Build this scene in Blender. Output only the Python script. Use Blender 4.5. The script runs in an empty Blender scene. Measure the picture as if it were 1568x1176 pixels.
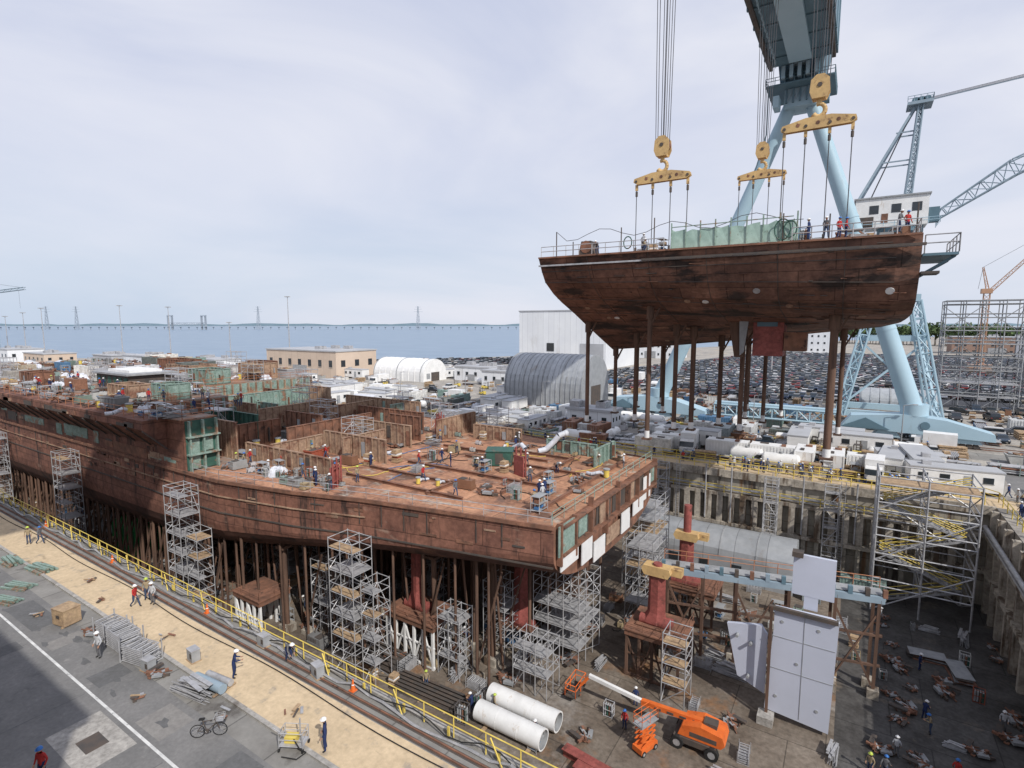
import bpy, math, random
from mathutils import Vector, Matrix
R=random.Random(11)
S=bpy.context.scene
COL=S.collection
# ------------------------------------------------------------------ materials
def M(name,c,c2=None,sc=1.0,rough=.8,metal=0,bump=0,c3=None,sc3=.3,th=.55,stretch=(1,1,1),st3=None,brick=None,rnd=None,spec=.3,c4=None,sc4=1.,th4=.6,st4=(1,1,1),fine=0,fa=.25):
    m=bpy.data.materials.new(name);m.use_nodes=True
    nt=m.node_tree;N=nt.nodes;L=nt.links
    b=N['Principled BSDF'];b.inputs['Roughness'].default_value=rough;b.inputs['Metallic'].default_value=metal
    b.inputs['Specular IOR Level'].default_value=spec
    tc=N.new('ShaderNodeTexCoord')
    def noise(scale,st,det=5):
        mp=N.new('ShaderNodeMapping');mp.inputs['Scale'].default_value=st;L.new(tc.outputs['Object'],mp.inputs[0])
        n=N.new('ShaderNodeTexNoise');n.inputs['Scale'].default_value=scale;n.inputs['Detail'].default_value=det;n.inputs['Roughness'].default_value=.65
        L.new(mp.outputs[0],n.inputs['Vector']);return n
    def mix(fac,a,bb,mode='MIX'):
        x=N.new('ShaderNodeMix');x.data_type='RGBA';x.blend_type=mode
        for s,v in ((x.inputs[0],fac),(x.inputs[6],a),(x.inputs[7],bb)):
            if hasattr(v,'node'): L.new(v,s)
            elif isinstance(v,(int,float)): s.default_value=v
            else: s.default_value=(*v,1)
        return x.outputs[2]
    def ramp(v,a,bb,lo=0,hi=1):
        r=N.new('ShaderNodeMapRange');r.inputs[1].default_value=a;r.inputs[2].default_value=bb;r.inputs[3].default_value=lo;r.inputs[4].default_value=hi
        L.new(v,r.inputs[0]);return r.outputs[0]
    n1=noise(sc,stretch)
    if c2 is None: c2=tuple(x*.72 for x in c)
    if rnd:
        oi=N.new('ShaderNodeObjectInfo');cr=N.new('ShaderNodeValToRGB');cr.color_ramp.interpolation='CONSTANT'
        e=cr.color_ramp.elements
        e[0].color=(*rnd[0],1);e[1].position=1/len(rnd);e[1].color=(*rnd[1],1)
        for i in range(2,len(rnd)):
            q=e.new(i/len(rnd));q.color=(*rnd[i],1)
        L.new(oi.outputs['Random'],cr.inputs[0])
        g=mix(ramp(n1.outputs[0],.3,.7),(1,1,1),(.75,.75,.75))
        col=mix(1.0,cr.outputs[0],g,'MULTIPLY')
    else:
        col=mix(ramp(n1.outputs[0],.36,.64),c,c2)
    if c3:
        n3=noise(sc3,st3 or stretch,7);col=mix(ramp(n3.outputs[0],th,th+.09),col,c3)
    if c4:
        n4=noise(sc4,st4,6);col=mix(ramp(n4.outputs[0],th4,th4+.1),col,c4)
    if brick:
        w,h,ax,con=brick
        sp=N.new('ShaderNodeSeparateXYZ');L.new(tc.outputs['Object'],sp.inputs[0])
        cb=N.new('ShaderNodeCombineXYZ')
        L.new(sp.outputs['XYZ'.index(ax[0])],cb.inputs[0])
        if ax[1]=='W':
            mm=N.new('ShaderNodeMath');mm.operation='MULTIPLY_ADD';mm.inputs[1].default_value=-.55;L.new(sp.outputs[1],mm.inputs[0]);L.new(sp.outputs[2],mm.inputs[2]);L.new(mm.outputs[0],cb.inputs[1])
        else: L.new(sp.outputs['XYZ'.index(ax[1])],cb.inputs[1])
        bt=N.new('ShaderNodeTexBrick');bt.inputs['Scale'].default_value=1
        bt.inputs['Brick Width'].default_value=w;bt.inputs['Row Height'].default_value=h
        bt.inputs['Mortar Size'].default_value=.045;bt.offset=.37
        bt.inputs['Color1'].default_value=(1,1,1,1);bt.inputs['Color2'].default_value=(con,con,con,1)
        bt.inputs['Mortar'].default_value=(con*.6,)*3+(1,)
        L.new(cb.outputs[0],bt.inputs['Vector'])
        col=mix(1.0,col,bt.outputs[0],'MULTIPLY')
    if fine:
        nf=noise(fine,(1,1,1),4);g=N.new('ShaderNodeCombineColor');r_=ramp(nf.outputs[0],.3,.7,1-fa*1.2,1+fa)
        for i in range(3): L.new(r_,g.inputs[i])
        col=mix(1.0,col,g.outputs[0],'MULTIPLY')
    L.new(col,b.inputs['Base Color'])
    if bump:
        bp=N.new('ShaderNodeBump');bp.inputs['Strength'].default_value=bump;bp.inputs['Distance'].default_value=.1
        L.new(n1.outputs[0],bp.inputs['Height']);L.new(bp.outputs[0],b.inputs['Normal'])
    return m
mRoad=M('worn_asphalt',(.215,.21,.205),(.165,.163,.16),.35,.9,c3=(.12,.12,.12),sc3=.22,th=.6,bump=.1,c4=(.26,.25,.24),sc4=1.0,th4=.61,fine=5,fa=.12)
mYard=M('yard_concrete',(.42,.39,.34),(.27,.25,.23),.12,.9,c3=(.19,.18,.17),sc3=.07,th=.55,c4=(.44,.35,.24),sc4=.09,th4=.57,fine=2)
mTan=M('sand_strip',(.62,.485,.32),(.52,.405,.265),.4,.95,c3=(.11,.09,.07),sc3=.2,th=.595,st3=(.7,1.5,1),c4=(.37,.31,.24),sc4=.8,th4=.58,fine=3,fa=.12)
mCurb=M('curb_concrete',(.42,.40,.37),sc=.8,c3=(.2,.18,.16),th=.6,fine=4)
mSlab=M('slab_concrete',(.29,.28,.26),(.22,.21,.195),.5,.9,brick=(3.6,3.0,'XY',.88),c3=(.13,.12,.11),th=.6,fine=4,fa=.12)
mFloor=M('dock_floor_concrete',(.25,.21,.17),(.14,.11,.085),.25,.9,bump=.1,c3=(.27,.15,.08),sc3=.16,th=.57,brick=(7,5,'XY',.78),c4=(.33,.30,.27),sc4=.14,th4=.56,fine=2.5)
mFloorD=M('dock_floor_shaded',(.115,.11,.105),(.06,.056,.053),.4,.7,c3=(.16,.135,.11),sc3=.3,th=.6,brick=(7,5,'XY',.8),fine=3)  # head-wall shade put into a darker floor colour
mWall=M('dock_wall_concrete',(.46,.42,.35),(.30,.27,.22),.5,.9,bump=.15,c3=(.09,.07,.06),sc3=.6,th=.55,st3=(1,1,.1),brick=(6,3,'XZ',.82),c4=(.26,.15,.08),sc4=.6,th4=.58,st4=(1.4,1,.12),fine=2)
mWallL=M('pier_concrete',(.48,.43,.36),(.28,.25,.21),.5,.9,c3=(.12,.085,.06),sc3=.8,th=.52,st3=(1,1,.15),fine=3)
mHull=M('rusty_hull_plate',(.30,.142,.098),(.16,.075,.056),.28,.85,bump=.15,brick=(5.2,2.0,'XZ',.76),c3=(.07,.043,.036),sc3=.7,th=.54,st3=(1,1,.14),c4=(.36,.25,.19),sc4=.3,th4=.61,st4=(.5,1,1.5),fine=2.2)
mHullU=M('rusty_bottom_plate_shaded',(.15,.075,.055),(.085,.045,.036),.28,.85,bump=.15,c3=(.05,.035,.03),sc3=.5,th=.52,c4=(.2,.1,.06),sc4=.4,th4=.6,fine=2)  # darker plate colour paints in the underside shade; small patches reuse it
mHullB=M('rusty_block_plate',(.275,.142,.098),(.13,.07,.053),.22,.85,bump=.15,brick=(4.4,1.7,'XW',.70),c3=(.055,.04,.035),sc3=.33,th=.53,st3=(.5,1,1.7),c4=(.33,.19,.13),sc4=.4,th4=.61,st4=(.4,1,1.6),fine=2)
mDeck=M('rusty_deck',(.56,.30,.18),(.38,.19,.12),.35,.85,brick=(7.5,2.6,'XY',.72),c3=(.22,.13,.095),sc3=.35,th=.55,c4=(.50,.42,.34),sc4=.45,th4=.57,fine=2.5)
mDeck2=M('deck_primer_grey',(.36,.32,.28),(.24,.18,.15),.35,.85,brick=(5,2.4,'XY',.75),c3=(.36,.19,.12),sc3=.25,th=.5,c4=(.17,.24,.22),sc4=.2,th4=.6,fine=2)
mRust=M('rusty_steel',(.29,.142,.092),(.14,.078,.056),1.0,.85,c3=(.08,.05,.04),sc3=1.3,th=.58,fine=4)
mDark=M('dark_steel',(.07,.065,.062),(.11,.085,.07),1.2,.7)
mPost=M('timber_post_brown',(.17,.10,.07),(.08,.05,.038),1.5,.85,stretch=(1,1,.15))
mMint=M('mint_primer',(.27,.36,.32),(.18,.26,.22),.8,.75,c3=(.26,.15,.10),sc3=.6,th=.54,fine=4)
mGreenD=M('dark_green_paint',(.05,.13,.10),(.035,.085,.07),.9,.6,c3=(.22,.12,.08),th=.58,sc3=1)
mTanP=M('tan_primer_wall',(.40,.275,.19),(.27,.175,.125),.5,.8,c3=(.22,.115,.078),sc3=.5,th=.53,fine=3)
mWhite=M('white_paint',(.80,.80,.79),(.70,.70,.69),.7,.5,c3=(.55,.48,.41),sc3=.9,th=.62,st3=(1,1,.3))
mPlate=M('lavender_primer_plate',(.55,.58,.68),(.50,.53,.62),.15,.55)
mGrey=M('grey_paint',(.36,.37,.38),(.25,.26,.27),.9,.6)
mGalv=M('galvanised_steel',(.50,.50,.51),(.33,.33,.34),1.5,.5,.3)
mCorr=M('corrugated_steel',(.48,.50,.52),(.38,.40,.42),.6,.5,.3,brick=(3.8,30,'XZ',.85),c3=(.34,.33,.32),sc3=.3,th=.6,st3=(1,1,.3))
mBlue=M('crane_blue',(.38,.52,.60),(.34,.48,.56),.15,.5,c3=(.28,.36,.40),sc3=.35,th=.64,st3=(1,1,.4))
mBlueD=M('crane_blue_dark',(.13,.21,.26),(.10,.17,.21),.3,.55)
mMast=M('mast_blue_grey',(.30,.38,.44),(.24,.31,.37),.4,.55)
mBlueM=M('bright_blue_paint',(.07,.20,.42),(.05,.14,.3),1,.5)
mYel=M('yellow_paint',(.72,.56,.12),(.55,.42,.10),1,.55,c3=(.3,.2,.1),th=.63,sc3=2)
mHook=M('hook_yellow',(.66,.45,.20),(.48,.32,.15),.9,.55,c3=(.25,.15,.08),th=.57,sc3=1.5)
mOr=M('orange_paint',(.78,.18,.04),(.62,.13,.03),1,.4,c3=(.25,.08,.03),th=.64,sc3=2)
mOrR=M('orange_handrail_paint',(.45,.2,.1),(.35,.15,.08),1,.6)
mOrF=M('faded_orange_paint',(.50,.30,.19),(.42,.25,.16),1,.6)
mRed=M('red_oxide',(.34,.10,.085),(.22,.065,.056),.8,.6,c3=(.14,.055,.045),th=.56,sc3=1,fine=3)
mRedP=M('red_paint',(.5,.05,.04),(.4,.05,.04),.8,.5)
mCable=M('wire_rope',(.10,.10,.11),(.07,.07,.075),1,.6)
mRub=M('rubber',(.03,.03,.03),(.02,.02,.02),1,.9)
mGlass=M('dark_glass',(.03,.04,.05),(.02,.025,.03),1,.12,spec=.6)
mWood=M('plywood',(.46,.33,.2),(.33,.23,.15),1.5,.8,fine=4)
mTarp=M('white_tarp',(.66,.67,.71),(.50,.52,.57),.9,.6,bump=.3,c3=(.42,.40,.37),th=.6)
mGreen=M('green_tarp',(.03,.30,.08),(.02,.2,.06),.8,.6,bump=.2)
mNet=M('mint_netting',(.38,.52,.46),(.28,.40,.35),1.2,.8,c3=(.16,.2,.17),th=.6,sc3=1.5)
mLine=M('road_paint',(.72,.72,.70),(.5,.5,.49),1.5,.8,c3=(.22,.22,.22),th=.6,sc3=3)
mBldW=M('white_cladding',(.76,.78,.80),(.70,.72,.75),.1,.6,brick=(3,60,'XZ',.94),c3=(.6,.6,.6),sc3=.1,th=.6,st3=(1,1,.3))
mBldT=M('tan_cladding',(.62,.50,.40),(.55,.44,.35),.1,.8,brick=(4,30,'XZ',.95))
mRoof=M('grey_roof',(.44,.45,.47),(.34,.35,.37),.1,.8)
mBrown=M('brick_brown',(.30,.2,.16),(.25,.17,.13),.3,.9)
CARC=[(.03,.03,.035),(.42,.42,.44),(.05,.05,.06),(.65,.65,.65),(.12,.13,.15),(.02,.04,.09),(.22,.23,.25),(.2,.03,.03),(.06,.08,.11),(.25,.22,.18),(.03,.03,.03),(.1,.1,.1),(.03,.05,.08),(.07,.07,.07)]
mCar=M('car_paint',(1,1,1),rnd=CARC,rough=.3,spec=.5,sc=.5)
mCont=M('container_paint',(1,1,1),rnd=[(.72,.72,.70),(.62,.63,.63),(.42,.41,.38),(.74,.72,.68),(.30,.34,.35),(.66,.67,.68),(.50,.43,.33),(.26,.36,.33),(.70,.70,.69),(.09,.19,.32),(.28,.14,.09),(.38,.36,.33),(.14,.16,.15)],rough=.55,sc=.6,c3=(.33,.24,.17),th=.6,sc3=1,st3=(1,1,.3),fine=2)
mBox=M('assorted_paint',(1,1,1),rnd=[(.5,.5,.48),(.32,.33,.33),(.08,.18,.34),(.36,.1,.06),(.2,.25,.21),(.62,.62,.6),(.13,.12,.12),(.42,.33,.2),(.26,.34,.31),(.55,.55,.57),(.25,.13,.08),(.2,.2,.2)],rough=.6,sc=1)
mSkin=M('skin',(.45,.26,.18),(.38,.22,.15),3,.6)
mNavy=M('navy_cloth',(.025,.04,.12),(.018,.03,.085),4,.9)
mDenim=M('denim',(.06,.09,.16),(.04,.06,.12),4,.9)
mShW=M('pale_cloth',(.50,.51,.53),(.42,.43,.45),4,.9)
mShR=M('red_cloth',(.45,.04,.035),(.35,.03,.03),4,.9)
mShG=M('grey_cloth',(.16,.16,.17),(.11,.11,.12),4,.9)
mShT=M('tan_cloth',(.35,.28,.18),(.28,.22,.14),4,.9)
mHatW=M('white_hard_hat',(.8,.8,.8),(.75,.75,.75),3,.35)
mHatB=M('blue_hard_hat',(.05,.18,.5),(.04,.15,.42),3,.35)
mHatY=M('green_hard_hat',(.5,.6,.1),(.45,.55,.1),3,.35)
mLeaf=M('tree_foliage',(.085,.125,.05),(.045,.075,.035),.1,.9,c3=(.10,.15,.06),sc3=.3,th=.5)
mTrunk=M('tree_bark',(.12,.09,.06),sc=1)
mFarSh=M('far_shore_trees_hazed',(.19,.26,.31),(.16,.23,.27),.004,1)  # distance haze mixed into the tree colour
mFarSt=M('bridge_concrete_hazed',(.33,.37,.42),(.28,.32,.37),.02,.9)  # paler and bluer: haze painted into the colour of bridge and pylons

# ------------------------------------------------------------------ builder
class MB:
    def __init__(s): s.v=[];s.f=[];s.m=[];s.sm=[];s.mats=[]
    def add(s,vs,fs,m,smooth=False):
        o=len(s.v);s.v+=[tuple(v) for v in vs]
        if m not in s.mats: s.mats.append(m)
        k=s.mats.index(m)
        for f in fs: s.f.append([i+o for i in f]);s.m.append(k);s.sm.append(smooth)
    def box(s,c,d,m,rz=0,tap=1.0):
        x,y,z=d[0]/2,d[1]/2,d[2]/2;ca,sa=math.cos(rz),math.sin(rz);vs=[]
        for k,(sx,sy,sz) in enumerate([(-1,-1,-1),(1,-1,-1),(1,1,-1),(-1,1,-1),(-1,-1,1),(1,-1,1),(1,1,1),(-1,1,1)]):
            t=tap if sz>0 else 1;a,b=sx*x*t,sy*y*t
            vs.append((c[0]+a*ca-b*sa,c[1]+a*sa+b*ca,c[2]+sz*z))
        s.add(vs,[(0,3,2,1),(4,5,6,7),(0,1,5,4),(1,2,6,5),(2,3,7,6),(3,0,4,7)],m)
    def b2(s,x0,x1,y0,y1,z0,z1,m): s.box(((x0+x1)/2,(y0+y1)/2,(z0+z1)/2),(x1-x0,y1-y0,z1-z0),m)
    def beam(s,p,q,w,m,h=None):
        p=Vector(p);q=Vector(q);d=q-p
        if d.length<1e-5:return
        d.normalize();up=Vector((0,0,1)) if abs(d.z)<.95 else Vector((1,0,0))
        a=d.cross(up).normalized()*w/2;b=a.cross(d).normalized()*(h or w)/2
        vs=[p-a-b,p+a-b,p+a+b,p-a+b,q-a-b,q+a-b,q+a+b,q-a+b]
        s.add(vs,[(0,3,2,1),(4,5,6,7),(0,1,5,4),(1,2,6,5),(2,3,7,6),(3,0,4,7)],m)
    def cyl(s,p,q,r,m,n=8,r2=None,cap=True):
        p=Vector(p);q=Vector(q);d=(q-p)
        if d.length<1e-5:return
        d.normalize();up=Vector((0,0,1)) if abs(d.z)<.95 else Vector((1,0,0))
        a=d.cross(up).normalized();b=a.cross(d).normalized();r2=r if r2 is None else r2
        vs=[];
        for i in range(n):
            t=2*math.pi*i/n;e=a*math.cos(t)+b*math.sin(t);vs.append(p+e*r);vs.append(q+e*r2)
        fs=[(2*i,2*((i+1)%n),2*((i+1)%n)+1,2*i+1) for i in range(n)]
        s.add(vs,fs,m,n>5)
        if cap:
            s.add([vs[2*i] for i in range(n)][::-1],[tuple(range(n))],m);s.add([vs[2*i+1] for i in range(n)],[tuple(range(n))],m)
    def sph(s,c,r,m,n=10,sz=1.0,half=False,sx=1.0,sy=1.0):
        k=n//2;vs=[];a0=0 if half else -math.pi/2
        for j in range(k+1):
            a=a0+(math.pi/2-a0)*j/k
            for i in range(n):
                t=2*math.pi*i/n;vs.append((c[0]+r*sx*math.cos(a)*math.cos(t),c[1]+r*sy*math.cos(a)*math.sin(t),c[2]+r*sz*math.sin(a)))
        fs=[(j*n+i,j*n+(i+1)%n,(j+1)*n+(i+1)%n,(j+1)*n+i) for j in range(k) for i in range(n)]
        s.add(vs,fs,m,True)
    def pex(s,pts,y0,y1,m,ax='y',smooth=False):
        n=len(pts)
        if ax=='y': vs=[(a,y0,z) for a,z in pts]+[(a,y1,z) for a,z in pts]
        elif ax=='x': vs=[(y0,a,z) for a,z in pts]+[(y1,a,z) for a,z in pts]
        else: vs=[(a,z,y0) for a,z in pts]+[(a,z,y1) for a,z in pts]
        s.add(vs,[tuple(range(n))[::-1],tuple(range(n,2*n))],m)
        s.add(vs,[(i,(i+1)%n,n+(i+1)%n,n+i) for i in range(n)],m,smooth)
    def tube(s,pts,r,m,n=5):
        for a,b in zip(pts,pts[1:]): s.cyl(a,b,r,m,n,cap=False)
    def rail(s,pts,m,h=1.1,step=2.2,r=.035,mid=True):
        for a,b in zip(pts,pts[1:]):
            a=Vector(a);b=Vector(b);L=(b-a).length;k=max(1,round(L/step))
            for i in range(k+1):
                p=a.lerp(b,i/k);s.cyl(p,p+Vector((0,0,h)),r,m,4,cap=False)
            for hh in ([h,h*.55] if mid else [h]): s.cyl(a+Vector((0,0,hh)),b+Vector((0,0,hh)),r,m,4,cap=False)
    def lattice(s,p,q,w,m,r=.12,n=8,w2=None,rb=None):
        p=Vector(p);q=Vector(q);d=(q-p).normalized();up=Vector((0,0,1)) if abs(d.z)<.9 else Vector((0,1,0))
        a=d.cross(up).normalized();b=a.cross(d).normalized();w2=w if w2 is None else w2;rb=rb or r*.6
        def P(k,i):
            t=i/n;ww=(w*(1-t)+w2*t)/2;e=[(-1,-1),(1,-1),(1,1),(-1,1)][k];return p.lerp(q,t)+a*e[0]*ww+b*e[1]*ww
        for k in range(4):
            s.cyl(P(k,0),P(k,n),r,m,5,cap=False)
            for i in range(n):
                if i%2==0: s.cyl(P(k,i),P((k+1)%4,i+1),rb,m,4,cap=False)
                else: s.cyl(P((k+1)%4,i),P(k,i+1),rb,m,4,cap=False)
                s.cyl(P(k,i),P((k+1)%4,i),rb,m,4,cap=False)
    def mesh(s,name):
        me=bpy.data.meshes.new(name);me.from_pydata(s.v,[],s.f)
        for m in s.mats: me.materials.append(m)
        me.polygons.foreach_set('material_index',s.m);me.polygons.foreach_set('use_smooth',s.sm);me.update();return me
    def obj(s,name,loc=(0,0,0),rz=0): return inst(s.mesh(name),name,loc,rz)
def inst(me,name,loc=(0,0,0),rz=0,sc=1.0):
    o=bpy.data.objects.new(name,me);o.location=loc;o.rotation_euler=(0,0,rz)
    o.scale=(sc,sc,sc) if isinstance(sc,(int,float)) else sc
    COL.objects.link(o);return o
U=R.uniform
# ------------------------------------------------------------------ ground, water, dock
DX0,DX1,DY0,DY1,DZ=-460,15,20,80.5,-12
shore=[(-480,119),(-320,162),(-238,215),(-190,307),(-150,420),(-60,700),(200,1400),(1500,4000)]
b=MB()
def flat(b,pts,z,m): b.add([(x,y,z) for x,y in pts],[tuple(range(len(pts)))],m)
flat(b,[(-480,-6000),(6000,-6000),(6000,DY0),(-480,DY0)],0,mRoad)
flat(b,[(DX1,DY0),(6000,DY0),(6000,DY1),(DX1,DY1)],0,mYard)
flat(b,[(-480,DY1),(6000,DY1),(6000,4000)]+shore[::-1],0,mYard)
flat(b,[(-480,DY0),(DX0,DY0),(DX0,DY1),(-480,DY1)],0,mYard)
b.obj('ground')
b=MB();sw=[(-480,-6000),(-480,119)]+shore[1:]
for p,q in zip(sw,sw[1:]): b.add([(*p,0),(*q,0),(*q,-4),(*p,-4)],[(0,1,2,3)],mWallL)
b.obj('seawall')
mWater=M('river_water',(.20,.28,.37),(.15,.23,.32),.02,.35,bump=.15,spec=.5,stretch=(1,2,1))
b=MB();flat(b,sw+[(1500,16000),(-18000,16000),(-18000,-6000)],-3,mWater);b.obj('river_water')
b=MB()
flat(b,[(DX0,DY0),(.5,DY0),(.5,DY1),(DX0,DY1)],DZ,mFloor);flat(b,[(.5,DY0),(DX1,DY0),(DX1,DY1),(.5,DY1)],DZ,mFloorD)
b.add([(DX0,DY0,0),(DX1,DY0,0),(DX1,DY0,DZ),(DX0,DY0,DZ)],[(0,1,2,3)],mWall)
b.add([(DX0,DY0,0),(DX0,DY1,0),(DX0,DY1,DZ),(DX0,DY0,DZ)],[(0,1,2,3)],mWallL)
b.add([(DX1,DY0,0),(DX1,DY1,0),(DX1,DY1,DZ),(DX1,DY0,DZ)],[(0,1,2,3)],mWallL)
b.add([(DX0,DY1,0),(DX1,DY1,0),(DX1,DY1,DZ),(DX0,DY1,DZ)],[(0,1,2,3)],mWall)
b.b2(-140,DX1-.01,80.1,80.49,-.9,.12,mWallL)
b.b2(-140,DX1-.01,79.5,80.48,-3.5,-3.05,mWallL)
x=-60
while x<14:
    b.box((x,79.95,-5.4),(.75,1.0,3.8),mWallL);b.box((x,80.05,-9.7),(.5,.8,4.6),mWall);x+=1.55
b.b2(-140,DX1-.02,79.3,80.47,-7.75,-7.3,mWallL)
for z,r in ((-2.3,.16),(-2.75,.1)): b.cyl((-60,79.85,z),(14,79.85,z),r,mGalv,6)
y=21
while y<80:
    b.box((14.6,y,-6),(.7,.6,12),mWallL);y+=3.2
for z in(-3.2,-7): b.b2(14.0,14.98,20,79.2,z-.2,z+.2,mWallL)
for z,r in ((-2,.25),(-2.6,.15)): b.cyl((13.9,21,z),(13.9,79,z),r,mGalv,6)
for x in (-30,-17,-13.5,-4.5,1.5): b.cyl((x,79.2,-7),(x,79.2,.9),.11,mGalv,6)
for x in (-21,-8,0):
    for u in(-.25,.25): b.cyl((x+u,79.2,-12),(x+u,79.2,1),.04,mGalv,4)
    for k in range(36): b.cyl((x-.25,79.2,-11.8+k*.35),(x+.25,79.2,-11.8+k*.35),.025,mGalv,4)
b.obj('dry_dock_basin')
b=MB();flat(b,[(-300,15.2),(60,15.2),(60,18.25),(-300,18.25)],.004,mTan);b.obj('sand_covered_strip')
b=MB();flat(b,[(-300,13.6),(60,13.6),(60,14.95),(-300,14.95)],.004,mSlab);flat(b,[(-300,18.25),(60,18.25),(60,20),(-300,20)],.004,mSlab)
flat(b,[(-33.6,8.4),(-29.3,8.4),(-29.3,10.8),(-33.6,10.8)],.004,mCurb);flat(b,[(-31.9,9.1),(-30.6,9.1),(-30.6,10.1),(-31.9,10.1)],.008,mDark);b.obj('concrete_pavement')
mPatch=M('fresh_asphalt_patch',(.145,.145,.147),(.12,.12,.12),1,.9,fine=5,fa=.12);mPatchL=M('old_concrete_patch',(.26,.25,.235),(.22,.21,.20),1,.9,fine=5,fa=.12)
b=MB()
for x0,x1,y0,y1,m in [(-52,-46.5,11.5,13.2,mPatch),(-44,-42.6,11.4,13.4,mPatchL),(-37.5,-35.8,11.5,13.3,mPatch),(-31,-28.5,11.4,13.2,mPatchL),(-24.5,-22.5,11.5,13.4,mPatch),(-58,-54,7.5,10.6,mPatchL),(-46,-44.5,5,10.6,mPatch),(-27,-24,8.5,10.8,mPatchL),(-70,-62,11.5,13.3,mPatchL),(-84,-78,11.5,13.3,mPatch)]: flat(b,[(x0,y0),(x1,y0+.05),(x1-.06,y1),(x0+.04,y1-.04)],.004,m)
for x in range(-90,-15,9): flat(b,[(x,.5),(x+.05,.5),(x+.1,10.9),(x+.04,10.9)],.0045,mPatch)
for y in (4.6,): flat(b,[(-90,y),(-12,y+.02),(-12,y+.07),(-90,y+.05)],.005,mPatch)
for k in range(26):
    x=U(-75,-16);y=U(11.4,13.4);pts=[]
    for i in range(9):
        a=2*math.pi*i/9;r_=U(.12,.5);pts.append((x+1.4*r_*math.cos(a),y+.6*r_*math.sin(a)))
    flat(b,pts,.0075,mPatch)
b.obj('asphalt_patches')
b=MB();b.b2(-300,60,14.95,15.2,-.05,.12,mCurb);b.b2(-300,60,19.75,20.02,-.6,.16,mCurb);b.obj('quay_kerb')
b=MB();flat(b,[(-300,11.02),(60,11.02),(60,11.16),(-300,11.16)],.009,mLine);b.obj('road_marking')
b=MB()
for y in (18.45,19.0):
    b.b2(-300,60,y-.04,y+.04,0,.09,mRust);b.b2(-300,60,y-.14,y-.041,0,.02,mDark);b.b2(-300,60,y+.041,y+.14,0,.02,mDark)
b.obj('crane_rail_track')
b=MB();b.rail([(-220,19.6,.1),(40,19.6,.1)],mYel,1.15,2.0,.04);
for i in range(40):
    x=-100+i*3.1;b.box((x,19.55,.35),(.12,.1,.5),mYel)
for i in range(14):
    x=-96+i*6.3+U(-1,1);b.beam((x,19.5,1.2),(x+.8,19.3,.15),.06,mYel)
b.obj('yellow_guard_rail')
b=MB();pts=[(-100+i*1.2,19.3+.12*math.sin(i*.9)+U(-.05,.05),.08+max(0,U(-.5,.4))) for i in range(110)];b.tube(pts,.07,mGalv)
pts=[(-90+i*1.5,17.9+.15*math.sin(i*.5),.05) for i in range(80)];b.tube(pts,.03,mRub)
pts=[(-100+i*1.1,19.42+.1*math.sin(i*1.7),.45+.28*math.sin(i*1.3)) for i in range(110)];b.tube(pts,.035,mRub);b.obj('air_hose')
b=MB();flat(b,[(-300,80.5),(40,80.5),(40,84.6),(-300,84.6)],.004,mTan);flat(b,[(-300,108),(60,108),(60,114),(-300,114)],.004,mSlab)
flat(b,[(-300,96),(40,96),(40,99.5),(-300,99.5)],.004,mRoad);flat(b,[(15,10),(60,10),(60,110),(19,110)],.008,mRoad);b.obj('yard_pavement')
b=MB();b.rail([(-220,80.9,0),(14,80.9,0)],mYel,1.2,2.2,.055);b.rail([(-220,84.4,0),(14.5,84.4,0),(15.6,83,0),(15.6,20,0)],mYel,1.2,2.2,.055);b.rail([(-70,79.6,-3.05),(12,79.6,-3.05)],mYel,1.1,2.4,.04);b.obj('yellow_guard_rail')
b=MB()
for y in (117,119): b.b2(-300,80,y-.1,y+.1,0,.12,mRust)
b.obj('crane_rail_track')
# ------------------------------------------------------------------ hull
def tab(t,x):
    if x<=t[0][0]: return t[0][1]
    for (a,p),(c,q) in zip(t,t[1:]):
        if x<=c: return p+(q-p)*(x-a)/(c-a)
    return t[-1][1]
CY=50.25
tW=[(-255,.5),(-230,9),(-200,16),(-170,20),(-140,20.5),(-62,20.5),(-56,20.4),(-46,18.6),(-38,16.4),(-28,14.5),(-19.7,13)]
tS=[(-255,3),(-170,-1.5),(-60,-.5),(-38,.8),(-19.7,1.9)]
tC=[(-255,-6),(-220,-10),(-90,-10),(-70,-8.8),(-56,-5.6),(-45,-3.6),(-38,-2.7),(-28,-2.0),(-19.7,-1.7)]
def hz(x,dy):
    w=tab(tW,x);dy=min(abs(dy)/w,1);c=dy**(1/.8);s=math.sqrt(max(0,1-c*c));return tab(tS,x)+(tab(tC,x)-tab(tS,x))*s
b=MB();XS=[-255,-242,-230,-215,-200,-185,-170,-140,-110,-90,-80,-70,-62,-56,-51,-46,-42,-38,-33,-28,-24,-19.7]
NR=12;ring=[]
for x in XS:
    w=tab(tW,x);zs=tab(tS,x);zc=tab(tC,x);r=[(x,CY-w,4.6)]
    for i in range(NR+1):
        t=math.pi/2*i/NR;r.append((x,CY-w*math.cos(t)**.8,zs+(zc-zs)*math.sin(t)))
    for i in range(NR-1,-1,-1):
        t=math.pi/2*i/NR;r.append((x,CY+w*math.cos(t)**.8,zs+(zc-zs)*math.sin(t)))
    r.append((x,CY+w,4.6));ring.append(r)
n=len(ring[0]);vs=[p for r in ring for p in r]
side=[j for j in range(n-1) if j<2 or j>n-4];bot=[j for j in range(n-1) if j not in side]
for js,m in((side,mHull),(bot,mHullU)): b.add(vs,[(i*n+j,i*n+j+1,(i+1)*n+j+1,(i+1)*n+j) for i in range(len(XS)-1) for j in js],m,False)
b.add(ring[-1],[tuple(range(n))],mRust)
for i in range(len(XS)-1):
    a,c=ring[i],ring[i+1];b.add([a[0],c[0],c[-1],a[-1]],[(0,1,2,3)],mDeck if XS[i]>=-63 else mDeck2)
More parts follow.
